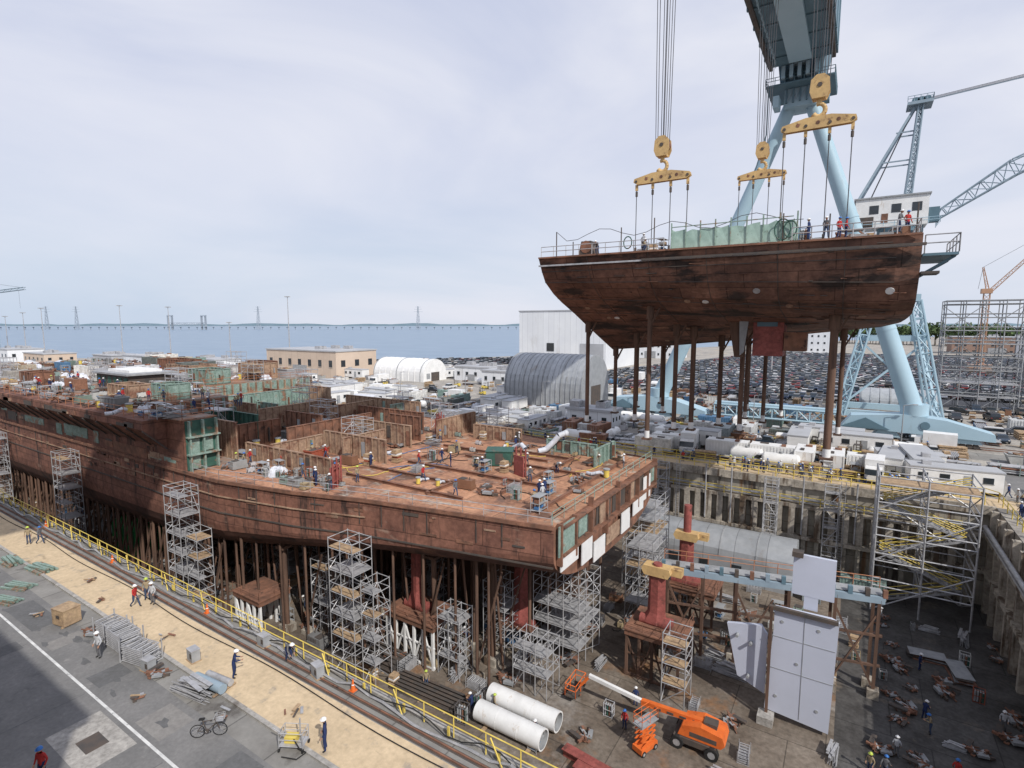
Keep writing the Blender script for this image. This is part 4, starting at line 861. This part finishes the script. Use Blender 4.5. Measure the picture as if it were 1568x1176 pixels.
for x,dy,r in [(-29.0,10.2,.27),(-19.0,16,.27),(-1.6,15.5,.34),(-28.8,1,.28),(-24,6,.28),(-18,9,.28),(-16.2,8,.3),(-14,3,.28),(-11,6,.28),(-28,-6,.25),(-23,-3,.25),(-20,-8,.25),(-12,-4,.25),(-8,-8,.25),(-17,-12,.25),(-13,-12,.25),(-26,-12,.25),(-9.5,-2,.25),(-1,2,.25)]:
    t=((x+29.7)/33.7)**1.15
    hh=[(l[0]*(1-t)+r_[0]*t,l[1]*(1-t)+r_[1]*t) for l,r_ in zip(L0,R0)][::-1]
    z=hh[-1][1]
    for (a,za),(c,zc_) in zip(hh,hh[1:]):
        if a<=abs(dy)<=c: z=za+(zc_-za)*(abs(dy)-a)/(c-a)
    q.cyl((x,BY-dy,8.2),(x,BY-dy,z+.3),r,mPost,8);q.cyl((x,BY-dy,z-1.3),(x,BY-dy,z+.1),r*1.5,mPost,8);q.box((x,BY-dy,8.3),(r*3.4,r*3.4,.2),mPost);q.cyl((x,BY-dy,8.2),(x,BY-dy,9.2),r*1.06,mWhite,8)
    q.beam((x,BY-dy,z-2.2),(x+1.2,BY-dy,z+.2),.18,mPost)
q.pex([(-12.2,23),(-9.8,23),(-10.4,17.4),(-11.2,17.4)],63.7,64.3,mPost);q.pex([(-10.8,22.5),(-9.7,22.5),(-10.2,18),(-10.6,17.6)],63.4,63.69,mGrey)
q.b2(-9.4,-6.4,64,67,17.6,21.8,mRed);q.b2(-6.3,-4.2,63.6,66,18.2,20.2,mRust);q.b2(-9,-7,63.8,63.98,20.8,22.6,mBlueD)
q.b2(4.1,6.3,53,60,26.3,26.5,mBlueD);q.rail([(4.2,53,26.5),(6.3,53,26.5),(6.3,60,26.5)],mGalv,1.4,1.6,.05);q.beam((4.1,54,24.9),(6.2,54,26.3),.2,mBlueD);q.beam((4.1,58,24.9),(6.2,58,26.3),.2,mBlueD)
q.b2(4.05,5.2,52.6,54.6,24.9,25.1,mDark)
q.rail([(-29.5,52.3,28.3),(-19,52.3,28.2)],mGalv,1.1,1.6,.04);q.rail([(-19,52.3,28.2),(-16,52.3,28.2)],mGalv,1.1,1.6,.04);q.rail([(-5,52.3,28.1),(3.8,52.3,28.0),(3.8,95,28.0)],mGalv,1.1,1.6,.04)
q.obj('suspended_stern_block')
q=MB();x=-15.5
while x<-4.6:
    q.cyl((x,53,28.2),(x,53,30.7),.07,mMint,5);x+=1.35
for i in range(8):
    x=-15.5+i*1.31;q.add([(x,53.03,28.3),(x+1.31,53.03,28.3),(x+1.31,53.06,30.0+U(-.25,.2)),(x+.65,53.1,29.9+U(-.1,.1)),(x,53.06,30.0+U(-.25,.2))],[(0,1,2,3,4)],mNet)
q.beam((-15.5,53,30.3),(-5,53,30.3),.08,mMint);q.b2(-15.52,-15.47,53,62,28.3,30.1,mNet);q.b2(-5.0,-4.95,53,62,28.3,30.1,mNet);q.b2(-15.5,-5,62,62.05,28.3,30.4,mNet)
q.obj('mint_debris_netting')
oc=[];scat(SM+['portable_generator'],40,-28.5,-16,53.5,90,28.27,oc,1.8,(.6,.9));scat(SM+['tarp_covered_load'],36,-4.6,3.2,53.2,80,28.1,oc,1.4,(.6,1));scat(SM,20,-15,-6,55,90,28.2,oc,2.2,(.8,1.2))
crowd(6,-4.5,3.2,52.8,54.5,28.2);crowd(3,-27,-17,52.9,54.5,28.3)
q=MB()
for x,h in((-28,2.8),(-26,1.6),(-20.6,2.6),(-17.2,3.2),(-5.8,2.4),(-2.3,2),(3.6,2.2)): q.cyl((x,53,28.1),(x,53,28.2+h),.06,mDark,5)
q.tube([(-28,53,31)]+[(-28+i*1.25,53,30.4-.5*math.sin(i*1.1)) for i in range(1,20)],.03,mCable);q.obj('deck_safety_line')
q=MB();q.pex([(-.9,0),(.9,0),(.55,1.5),(-.55,1.5)],-.8,.8,mDark);q.cyl((0,-.85,.9),(0,.85,.9),.65,mRust,12);q.obj('mooring_winch',(-24.6,54,28.3))
q=MB()
for cx_,rr in ((-5.8,.9),(-5.2,.7),(-19.8,.6)):
    for i in range(14):
        a,c=2*math.pi*i/14,2*math.pi*(i+1)/14
        q.cyl((cx_+rr*math.cos(a)*.7,52.75,29.2+rr*math.sin(a)),(cx_+rr*math.cos(c)*.7,52.75,29.2+rr*math.sin(c)),.06,mGreenD,5,cap=False)
q.obj('coiled_hose')
def hook(x,y,z,zd,trolz=66):
    q=MB()
    for a,c in((-.28,-.14),(.14,.28)): q.pex([(-3.0,-.15),(-2.6,-.42),(2.6,-.42),(3.0,-.15),(2.9,.2),(1.0,.6),(-1.0,.6),(-2.9,.2)],a,c,mHook)
    for u in(-2.7,-.95,.95,2.7):
        q.cyl((u,-.34,-.1),(u,.34,-.1),.14,mDark,8);q.box((u,0,-.7),(.26,.2,.6),mHook);q.cyl((u,0,-1.1),(u,0,-1.6),.13,mDark,7)
        q.cyl((u,0,-1),(u,0,zd-z),.045,mCable,5);q.cyl((u,0,zd-z),(u,0,zd-z+1.0),.12,mDark,6)
    for u in(-1.6,0,1.6): q.cyl((u,-.3,.05),(u,.3,.05),.17,mRust,8)
    for i in range(11):
        a,c=-2.6+i*.42,-2.6+(i+1)*.42
        q.cyl((.5*math.cos(a),0,1.15+.55*math.sin(a)),(.5*math.cos(c),0,1.15+.55*math.sin(c)),.24-.008*i,mHook,8)
    q.cyl((0,0,1.6),(0,0,2.2),.22,mHook,8)
    pg=[(-.55,2.1),(.55,2.1),(.8,2.7),(.72,3.7),(.3,4.1),(-.3,4.1),(-.72,3.7),(-.8,2.7)]
    q.pex(pg,-.5,-.38,mHook);q.pex(pg,.38,.5,mHook)
    for u,zz in((-.28,3.2),(.28,3.2)): q.cyl((u,-.36,zz),(u,.36,zz),.5,mRust,14)
    q.box((0,0,2.2),(1.0,.9,.25),mHook);q.cyl((0,-.56,3.2),(0,.56,3.2),.2,mDark,8)
    for u in(-.72,-.5,-.25,-.05,.12,.3,.52,.72): q.cyl((u,.15*(-1)**int(u*10),3.4),(u*1.5,.25*(-1)**int(u*10),trolz-z),.038,mCable,5)
    q.obj('crane_hook_block',(x,y,z))
hook(-18,57.5,36.3,28.3);hook(-11.6,79.5,40.6,28.2);hook(-3.9,57.5,39.0,28.2)
# ------------------------------------------------------------------ gantry crane
q=MB();GX=-11
q.b2(-16.2,-5.2,-62,112,67.2,76,mBlueD)
for y in range(-60,112,6): q.b2(-16.3,-5.1,y,y+.5,67,76.1,mBlueD)
q.b2(-15.9,-15.3,-62,112,66.6,67.2,mDark);q.b2(-6.1,-5.5,-62,112,66.6,67.2,mDark)
q.b2(-12.5,-9,-62,110,66.5,67.19,mBlue);q.rail([(-14.6,70,66.2),(-14.6,110,66.2)],mBlue,1,2,.06)
def fr(x0,x1,y0,y1,z0,X0,X1,Y0,Y1,Z1,m): q.add([(x0,y0,z0),(x1,y0,z0),(x1,y1,z0),(x0,y1,z0),(X0,Y0,Z1),(X1,Y0,Z1),(X1,Y1,Z1),(X0,Y1,Z1)],[(0,3,2,1),(4,5,6,7),(0,1,5,4),(1,2,6,5),(2,3,7,6),(3,0,4,7)],m)
fr(-14.2,-7.8,114,121,64.5,-15.6,-5.8,112.2,124,76,mBlueD)
fr(-13.6,-8.4,115.5,120.5,61,-13.6,-8.4,115.5,120.5,64.5,mBlue)
for k in range(5): q.b2(-13.9+k*1.3,-13.3+k*1.3,111.9,114.4,65,67.1,mBlue)
q.b2(-12.6,-9.4,112.0,113.8,67.2,72,mBlue);q.b2(-14.9,-13,112.1,113,68,74,mMast)
q.b2(-16.5,-5.5,112.5,123,64.2,64.4,mBlueD);q.rail([(-16.5,112.5,64.4),(-5.5,112.5,64.4),(-5.5,123,64.4)],mBlueD,1.2,1.6,.06);q.rail([(-16.5,112.5,64.4),(-16.5,123,64.4)],mBlueD,1.2,1.6,.06)
for u in range(5): q.box((-13.2+u*1.1,115.3,63),(.25,.4,2.6),mBlueD)
for u in range(4): q.beam((-13.2+u*1.1,115.2,61.8),(-12.1+u*1.1,115.2,64.2),.15,mMast)
q.b2(-15.2,-14.2,113,116,60.6,62.6,mBlue);q.b2(-7.6,-6.2,112.8,115,60.2,62.4,mBlueD)
q.tube([(-16,113,64.4),(-16,113,56),(-17.8,114,50)],.12,mBlueD)
for bx in(-36,9.8):
    q.cyl((bx,118,5),(GX+(-1.6 if bx<0 else 1.6),118,62.5),1.65,mBlue,24,1.2)
    q.cyl((bx,118,5),(bx,118,7.0),2.1,mBlue,16)
    c=bx-.5 if bx>0 else bx-1
    q.pex([(c-10.5,2.2),(c+11.5,1.6),(c+11.3,2.8),(c+5,4.6),(c-1,5.2),(c-9,4.4)],116,120,mBlue)
    q.pex([(c-10.5,2.3),(c-3,2.3),(c-6.7,4.2)],115.5,115.9,mBlueD)
    for k in range(4):
        x0=c-9+k*5.6;q.pex([(x0-2.1,.9),(x0+2.1,.9),(x0+1,2.4),(x0-1,2.4)],116.4,119.6,mBlue)
        for u in(-1.3,-.45,.45,1.3): q.cyl((x0+u,116.6,.5),(x0+u,117.3,.5),.4,mDark,10)
    q.cyl((c+2,115.8,3.5),(c+2,116.1,3.5),.7,mBlueD,10)
    for t in(.26,.61):
        a=Vector((bx,118,5)).lerp(Vector((GX+(-1.6 if bx<0 else 1.6),118,62.5)),t);c2_=Vector((bx,118,5)).lerp(Vector((GX+(-1.6 if bx<0 else 1.6),118,62.5)),t+.004);q.cyl(a,c2_,1.65-.45*t+.08,mBlue,24)
q.lattice((-24,118,3.4),(-2,118,3.4),2.2,mBlue,.22,10)
q.b2(-24,-2,117,119,4.6,5,mBlue)
for bx in(-32,10): q.cyl((bx,-56,4),(GX+(-2 if bx<0 else 2),-56,67),2.2,mBlue,16)
q.b2(-44,20,-58,-54,1,5,mBlue);
for y,w,z in((57.5,9.5,66),(79.5,4,66.3)): q.b2(GX-w,GX+w,y-3,y+3,z-1.4,z+.45,mBlueD);q.rail([(GX-w,y-3,z+.4),(GX+w,y-3,z+.4)],mBlueD,1.1,2,.05)
q.obj('gantry_crane')
# ------------------------------------------------------------------ jib crane
q=MB();cx,cy=7,148
legs=[(-9,-7),(9,-7),(9,7),(-9,7)]
for a,c in legs: q.lattice((cx+a,cy+c,0),(cx+a*.42,cy+c*.42,26),1.8,mBlue,.2,7)
for a,c in zip(legs,legs[1:]+legs[:1]):
    q.beam((cx+a[0]*.6,cy+a[1]*.6,18),(cx+c[0]*.6,cy+c[1]*.6,18),.8,mBlue,1.2);q.beam((cx+a[0],cy+a[1],1.4),(cx+c[0],cy+c[1],1.4),1,mBlue,1.4)
    q.beam((cx+a[0]*.95,cy+a[1]*.95,3),(cx+c[0]*.62,cy+c[1]*.62,17),.4,mBlue)
q.b2(cx-4.5,cx+4.5,cy-4,cy+4,26,27.5,mBlue)
q.lattice((cx,cy,27.5),(cx,cy,41),6.2,mBlue,.3,5,5.2)
q.cyl((cx,cy,41),(cx,cy,42.2),4.2,mBlueD,16)
q.b2(cx-8.5,cx+4.6,cy-3.2,cy+3.2,42.2,48.4,mWhite);q.b2(cx-8.8,cx+4.9,cy-3.5,cy+3.5,48.4,48.7,mGrey)
for u in(-5,-1,2.6): q.box((cx+u,cy-3.22,46.0),(1.7,.08,1.8),mGlass)
q.box((cx-3,cy-3.22,44),(1.2,.08,2),mRust);q.b2(cx+4.6,cx+6.5,cy-2.8,cy-.6,42.6,45.6,mBlueD);q.rail([(cx-9,cy-4,42.2),(cx+6.6,cy-4,42.2),(cx+6.6,cy+4,42.2)],mBlue,1.2,2,.06)
ap=Vector((cx+2,cy,67.5))
for yo in(-2.6,2.6):
    q.lattice((cx+1.0,cy+yo,48.7),(ap.x,cy+yo*.45,67.5),1.1,mMast,.16,10,.8);q.beam((cx-8,cy+yo,48.7),(ap.x-1,cy+yo*.4,67),.45,mMast)
    q.beam((cx-4.2,cy+yo*.8,56),(cx+1,cy+yo*.8,56),.25,mMast);q.beam((cx-2,cy+yo*.6,62),(cx+1.4,cy+yo*.6,62),.25,mMast)
q.b2(ap.x-2.4,ap.x+2,cy-2.4,cy+2.4,67.2,67.8,mMast);q.rail([(ap.x-2.4,cy-2.4,67.8),(ap.x+2,cy-2.4,67.8),(ap.x+2,cy+2.4,67.8)],mMast,1.1,1.2,.06)
for u in(-1,0,1): q.cyl((ap.x+u,cy-1.4,68.2),(ap.x+u,cy+1.4,68.2),.7,mBlueD,10)
tip=Vector((cx+60,cy,72))
m1_=Vector((cx+18,cy,52.3));q.lattice((cx+5.5,cy,43.5),m1_,1.4,mMast,.15,6,3.0);q.lattice(m1_,tip,3.0,mMast,.15,16,1.3)
for yo in(-.9,-.3,.3,.9): q.cyl((ap.x+1,cy+yo,68.4),(tip.x,tip.y+yo,tip.z+1),.06,mCable,5)
q.beam((ap.x+1,cy-.9,67.9),(tip.x,cy-.9,tip.z+.4),.14,mMast)
for yo in(-.8,.8): q.cyl((cx-6,cy+yo,48.3),(ap.x-1,cy+yo,67.5),.08,mCable,4)
q.cyl(tip,tip-Vector((0,0,35)),.08,mCable,4);q.box(tip-Vector((0,0,36)),(1,.8,2),mHook)
q.b2(cx-9,cx-5,cy-3.5,cy+3.5,42.4,44.5,mDark);q.obj('portal_jib_crane')
q=MB();q.b2(-4,4,-3,3,1,4,mOrF);q.b2(-4.5,4.5,-3.4,-2.2,0,1.4,mDark);q.b2(-4.5,4.5,2.2,3.4,0,1.4,mDark)
q.lattice((0,0,4),(0,0,34),2.0,mOrF,.13,12);q.b2(-2,1.6,-1.5,1.5,34,36,mOrF);q.lattice((1,0,35),(23,0,62),1.3,mOrF,.11,14,.7);q.lattice((0,0,36),(-2,0,45),1.0,mOrF,.1,4,.5)
q.cyl((-2,0,45),(23,0,62),.06,mCable,4);q.cyl((23,0,62),(23,0,40),.05,mCable,4);q.box((23,0,39.5),(.8,.8,1.4),mDark);q.cyl((-2,0,45),(-3,0,36),.06,mCable,4);q.obj('orange_tower_crane',(46,300,0))
q=MB()
q.lattice((0,0,0),(0,0,36),1.8,mMast,.15,12);q.lattice((-10,0,38),(22,0,41),1.3,mMast,.15,14);q.lattice((0,0,36),(0,0,44),1.2,mMast,.12,3,.4);q.cyl((0,0,44),(20,0,41.5),.06,mCable,4);q.cyl((0,0,44),(-9,0,38.5),.06,mCable,4);q.cyl((18,0,40),(18,0,30),.05,mCable,4)
q.obj('distant_tower_crane',(-410,100,0),.4)
scaffold(19,34,172,180,0,26,4,3.4,r=.12,m=mGrey,name='scaffold_framework');scaffold(36,50,176,184,0,22,4,3.4,r=.12,m=mGrey,name='scaffold_framework')
# ------------------------------------------------------------------ buildings
def arch(name,x0,x1,y0,y1,hw,ht,m=mCorr,rib=2.0,door=True):
    q=MB();c=(y0+y1)/2;r_=(y1-y0)/2;N_=16
    pr=[(y0,0)]+[(c-r_*math.cos(math.pi*i/N_),hw+(ht-hw)*math.sin(math.pi*i/N_)) for i in range(N_+1)]+[(y1,0)]
    q.pex(pr,x0,x1,m,'x')
    x=x0+.4
    while x<x1-.1:
        for a,e in zip(pr,pr[1:]):
            q.beam((x,a[0]-(.05 if a[0]<c else -.05),a[1]+.04),(x,e[0]-(.05 if e[0]<c else -.05),e[1]+.04),.35,mGrey if int(x/rib)%4==0 else m,.12)
        x+=rib
    if door: q.b2(x1+.01,x1+.08,c-r_*.35,c+r_*.35,0,hw+.8,mDark);q.b2(x1+.01,x1+.1,c-r_*.75,c-r_*.45,1,3,mGrey)
    q.obj(name)
arch('quonset_hut',-79,-56,120,137,4.5,13.2,rib=1.4);arch('quonset_hut',-158,-132,147,160,2.5,8.2,mWhite,rib=3)
arch('quonset_hut',2,18,160,168,1.5,5.0,mCorr,rib=2)
def bld(name,x0,x1,y0,y1,h,m,floors=2,win=True,nx=6,mr=mRoof,door=True):
    q=MB();q.b2(x0,x1,y0,y1,0,h,m);q.b2(x0-.3,x1+.3,y0-.3,y1+.3,h,h+.5,mr)
    if win:
        for k in range(floors):
            for i in range(nx):
                xx=x0+(x1-x0)*(i+.5)/nx;z=h*(k+.55)/floors;q.box((xx,y0-.03,z),((x1-x0)/nx*.3,.1,h/floors*.25),mGlass);q.box((xx,y0-.06,z-h/floors*.15),((x1-x0)/nx*.34,.16,.15),mCurb)
            for i in range(3):
                yy=y0+(y1-y0)*(i+.5)/3;z=h*(k+.55)/floors;q.box((x1+.03,yy,z),(.1,(y1-y0)/3*.3,h/floors*.25),mGlass)
    if door: q.b2(x0+(x1-x0)*.4,x0+(x1-x0)*.6,y0-.12,y0-.01,0,min(4.5,h*.5),mGrey)
    for k in range(4): q.box((x0+(x1-x0)*U(.15,.85),y0+(y1-y0)*U(.2,.8),h+1.1),(U(1.5,4),U(1.5,3),1.4),mGalv)
    q.obj(name)
bld('large_white_shop_building',-144,-97,233,280,27.5,mBldW,1,False)
q=MB();q.b2(-128,-124,232.8,232.95,8,12,mGlass);q.b2(-110,-98,232.8,232.96,0,12,mRoof);q.obj('shop_building_door')
bld('tan_warehouse_building',-215,-170,139,160,10.3,mBldT,1,True,7)
bld('low_storage_building',-430,-395,100,116,7,mBldW,1,True,6);bld('low_storage_building',-385,-355,104,118,5.5,mBldT,1,True,5);bld('low_storage_building',-300,-280,118,130,6,mBldW,1,True,4)
bld('low_storage_building',-340,-318,120,134,5,mRoof,1,True,5);bld('low_storage_building',-262,-240,130,142,5,mBldW,1,True,4);bld('low_storage_building',-128,-112,160,172,5,mBldW,1,True,4)
bld('low_storage_building',-108,-94,150,160,5,mBldW,1,True,4);bld('white_office_building',-60,-12,450,480,20,mBldW,4,True,12);bld('white_office_building',-125,-90,330,350,10,mBldW,2,True,10)
bld('brick_warehouse_building',60,110,500,525,12,mBrown,3,True,10);bld('white_office_building',90,150,455,475,12,mBldW,3,True,12)
bld('low_storage_building',-50,-40,100,105,3.4,mBldW,1,True,3);bld('low_storage_building',-230,-205,112,122,4.5,mBldW,1,True,5)
# ------------------------------------------------------------------ yard clutter
av=[(-81,-53,117,139),(-50,-24,113,122),(-3,24,113,122),(-160,-130,145,162),(-217,-168,137,162),(-24,0,115,121),(-4,19,138,158),(-300,40,96,99),(0,20,158,170),(-52,-38,98,107),(-232,-203,110,124)]
oc=[]
BIG=['shipping_container','shipping_container','office_trailer','box_truck','storage_tank','pipe_rack','waste_skip','waste_skip','pickup_truck','lumber_stack','lumber_stack','tarp_covered_load','steel_plate_stack','scaffold_frame_stack','pallet_stack','pallet_stack','forklift','portable_generator','scrap_steel_pile','scaffold_tube_pile','storage_rack','pipe_rack']
for x in (-25,-16.2,-9.6,-5.2,-1.4,3.2,7.0): oc.append((x,90));inst(P['white_container'],'shipping_container',(x,90,0),math.pi/2 if x in(-5.2,-1.4) else 0,1.0)
scat(BIG,150,-75,14,86,95.5,0,oc,2.3,(.75,1.0),avoid=av)
scat(BIG,150,-90,14,99.8,113,0,oc,2.5,(.75,1.0),avoid=av)
scat(BIG+['shipping_container','fabric_tent'],190,-190,-75,86,118,0,oc,3.4,(.8,1.05),avoid=av)
scat(BIG+['shipping_container','fabric_tent'],120,-340,-190,86,128,0,oc,4.6,(.9,1.2),avoid=av)
scat(BIG,150,-180,-50,118,200,0,oc,4.6,(.8,1.1),avoid=av)
LOWS=['lumber_stack','pallet_stack','pickup_truck','parked_car','parked_suv','waste_skip','pipe_rack','steel_plate_stack','scrap_steel_pile','parked_car','portable_generator','shipping_container']
scat(LOWS,130,-50,45,122,166,0,oc,3.4,(.9,1.1),avoid=av)
scat(LOWS,75,19.5,60,30,118,0,oc,3.6,(.8,1.05),avoid=av)
scat(['lumber_stack','pallet_stack','lumber_stack','pallet_stack'],60,-12,15,99.8,112,0,oc,1.9,(.7,1.0),avoid=av)
scat(['lumber_stack','pallet_stack'],50,-6,16,85.5,95,0,oc,1.5,(.5,.8),avoid=av)
for row in range(52):
    y=168+row*5.2+(row//2)*2.6
    if y>440: break
    x=-98+row*1.2
    while x<46+row*4.5:
        if R.random()<.93 and not (16<x<54 and 168<y<188) and not(0<x<21 and y<172) and not(40<x<56 and 292<y<308) and not(-127<x<-88 and 328<y<352):
            inst(P[R.choice(['parked_car','parked_car','parked_suv','pickup_truck'])],'parked_car',(x,y,0),math.pi/2*(1 if R.random()<.5 else -1)+U(-.04,.04))
        x+=2.75
for row in range(14):
    y=200+row*7;x=-170-row*.5+row*4
    sx_=x
    while x>sx_-60 and x>-238+row*6:
        if R.random()<.9 and not(-146<x-5<-95 and y>231): inst(P[R.choice(['parked_car','parked_suv'])],'parked_car',(x-5,y,0),math.pi/2+U(-.04,.04))
        x-=2.8
b=MB();flat(b,[(-105,166),(300,166),(300,445),(-60,445)],.004,mRoad);flat(b,[(-235,196),(-165,196),(-140,300),(-185,297)],.004,mRoad);b.obj('parking_lot_pavement')
def mast(x,y,h):
    q=MB();q.cyl((0,0,0),(0,0,h),.32,mGalv,8,.14);q.cyl((0,0,h-.2),(0,0,h+.2),.9,mGrey,10);q.box((0,0,.4),(1.2,1.2,.8),mCurb)
    for i in range(6):
        a=i*math.pi/3;q.box((1.1*math.cos(a),1.1*math.sin(a),h),(.6,.5,.35),mGalv,a)
    q.obj('high_mast_light',(x,y,0))
for x,y,h in((-243,170,35),(-330,130,31),(-380,112,30),(-300,140,30),(-420,115,28),(60,300,30),(-30,260,30),(-262,150,22),(120,400,30),(-440,112,26)): mast(x,y,h)
for x in range(-280,20,24):
    q=MB();q.cyl((0,0,0),(0,0,7),.12,mGrey,6,.07);q.cyl((0,0,7),(1.5,0,7.3),.06,mGrey,5);q.box((1.6,0,7.25),(.7,.3,.15),mGalv);q.obj('street_lamp',(x,114.6,0))
# ------------------------------------------------------------------ distance
def W(F,Rr): return (-.537*F+.843*Rr,.843*F+.537*Rr)
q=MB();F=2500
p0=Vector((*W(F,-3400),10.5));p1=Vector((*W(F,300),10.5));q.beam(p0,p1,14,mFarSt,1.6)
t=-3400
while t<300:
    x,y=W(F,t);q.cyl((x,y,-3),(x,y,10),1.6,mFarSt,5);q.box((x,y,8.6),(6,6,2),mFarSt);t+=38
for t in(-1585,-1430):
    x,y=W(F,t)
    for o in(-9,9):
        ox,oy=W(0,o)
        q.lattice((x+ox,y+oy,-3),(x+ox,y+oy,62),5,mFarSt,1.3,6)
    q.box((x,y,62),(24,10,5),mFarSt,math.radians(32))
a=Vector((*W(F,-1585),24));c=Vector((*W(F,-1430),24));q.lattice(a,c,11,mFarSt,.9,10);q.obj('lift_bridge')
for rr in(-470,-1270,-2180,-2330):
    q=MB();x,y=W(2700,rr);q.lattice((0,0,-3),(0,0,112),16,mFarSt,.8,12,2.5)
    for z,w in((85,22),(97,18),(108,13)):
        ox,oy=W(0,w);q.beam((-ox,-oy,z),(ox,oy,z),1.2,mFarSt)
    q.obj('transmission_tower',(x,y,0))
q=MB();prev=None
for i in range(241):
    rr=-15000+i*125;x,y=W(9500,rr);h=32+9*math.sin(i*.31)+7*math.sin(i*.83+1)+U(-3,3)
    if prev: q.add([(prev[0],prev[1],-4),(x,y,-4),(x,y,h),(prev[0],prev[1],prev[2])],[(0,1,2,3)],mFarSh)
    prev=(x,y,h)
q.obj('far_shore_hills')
q=MB();rt=random.Random(5)
def clump(cx,cy,h,r_):
    q.cyl((cx,cy,0),(cx,cy,h*.75),.35,mTrunk,5,.15)
    for k in range(4):
        a=rt.uniform(0,6.28);q.cyl((cx,cy,h*.4),(cx+r_*.6*math.cos(a),cy+r_*.6*math.sin(a),h*.7),.15,mTrunk,4,.06)
    for k in range(75):
        th=rt.uniform(0,6.28);ph=math.asin(rt.uniform(-1,1));rr=r_*(.55+.5*rt.random())*(1+.25*math.sin(3*th+h))
        p=Vector((cx+rr*math.cos(ph)*math.cos(th),cy+rr*math.cos(ph)*math.sin(th),h*.64+rr*.95*math.sin(ph)))
        u=Vector((rt.uniform(-1,1),rt.uniform(-1,1),rt.uniform(-1,1))).normalized();v=u.cross(Vector((rt.uniform(-1,1),rt.uniform(-1,1),rt.uniform(-1,1)))).normalized();s_=rt.uniform(.9,1.9)
        q.add([p-u*s_,p-v*s_,p+u*s_,p+v*s_],[(0,1,2,3)],mLeaf)
for i in range(230):
    t=i/230;x=-70+t*560;y=760-t*330+rt.uniform(-16,30);h=rt.uniform(17,27);clump(x,y,h,rt.uniform(5,7.5))
q.obj('tree_line')
# ------------------------------------------------------------------ light, world, camera
el=math.radians(42);sv=Vector((.88*math.cos(el),-.475*math.cos(el),math.sin(el))).normalized()
sun=bpy.data.lights.new('sun','SUN');sun.energy=3.7;sun.angle=math.radians(.6);sun.color=(1,.96,.90)
so=bpy.data.objects.new('sun',sun);so.rotation_euler=(-sv).to_track_quat('-Z','Y').to_euler();so.location=(0,0,120);COL.objects.link(so)
w=bpy.data.worlds.new('World');S.world=w;w.use_nodes=True;nt=w.node_tree;N=nt.nodes;Lk=nt.links
bg=N['Background'];bg.inputs[1].default_value=.098
sk=N.new('ShaderNodeTexSky');sk.sky_type='NISHITA';sk.sun_disc=False;sk.sun_elevation=el;sk.sun_rotation=math.atan2(.88,-.475);sk.dust_density=2
tc=N.new('ShaderNodeTexCoord');mp=N.new('ShaderNodeMapping');mp.inputs['Scale'].default_value=(1,1,3.0);mp.inputs['Rotation'].default_value=(.12,.1,.5);Lk.new(tc.outputs['Generated'],mp.inputs[0])
no=N.new('ShaderNodeTexNoise');no.inputs['Scale'].default_value=1.5;no.inputs['Detail'].default_value=6;no.inputs['Roughness'].default_value=.5;no.inputs['Distortion'].default_value=.6;Lk.new(mp.outputs[0],no.inputs['Vector'])
mr=N.new('ShaderNodeMapRange');mr.inputs[1].default_value=.36;mr.inputs[2].default_value=.64;Lk.new(no.outputs[0],mr.inputs[0])
sp=N.new('ShaderNodeSeparateXYZ');Lk.new(tc.outputs['Generated'],sp.inputs[0])
gr=N.new('ShaderNodeValToRGB');e=gr.color_ramp.elements;e[0].position=0;e[0].color=(.57,.69,.86,1);e[1].position=.5;e[1].color=(.55,.61,.81,1)
q_=e.new(.1);q_.color=(.66,.74,.88,1);q_=e.new(.3);q_.color=(.65,.70,.87,1);Lk.new(sp.outputs[2],gr.inputs[0])
def mixn(f,a,b_,mode='MIX'):
    x=N.new('ShaderNodeMix');x.data_type='RGBA';x.blend_type=mode
    for s_,v in((x.inputs[0],f),(x.inputs[6],a),(x.inputs[7],b_)):
        if hasattr(v,'node'): Lk.new(v,s_)
        elif isinstance(v,float): s_.default_value=v
        else: s_.default_value=(*v,1)
    return x.outputs[2]
m1=mixn(mr.outputs[0],gr.outputs[0],(.84,.86,.96))
vm=N.new('ShaderNodeVectorMath');vm.operation='SCALE';vm.inputs[3].default_value=10;Lk.new(m1,vm.inputs[0])
m2=mixn(.92,sk.outputs[0],vm.outputs[0]);Lk.new(m2,bg.inputs[0])
cam=bpy.data.cameras.new('camera');cam.lens=820/1568*36;cam.sensor_width=36;cam.clip_end=40000;cam.clip_start=.5
co=bpy.data.objects.new('camera',cam);COL.objects.link(co);S.camera=co;co.location=(0,0,21)
a=math.radians(57.5);p=math.radians(6.33)
dv=Vector((-math.cos(a)*math.cos(p),math.sin(a)*math.cos(p),-math.sin(p)));co.rotation_euler=dv.to_track_quat('-Z','Y').to_euler()
S.view_settings.view_transform='Standard';S.view_settings.look='None';S.view_settings.exposure=0
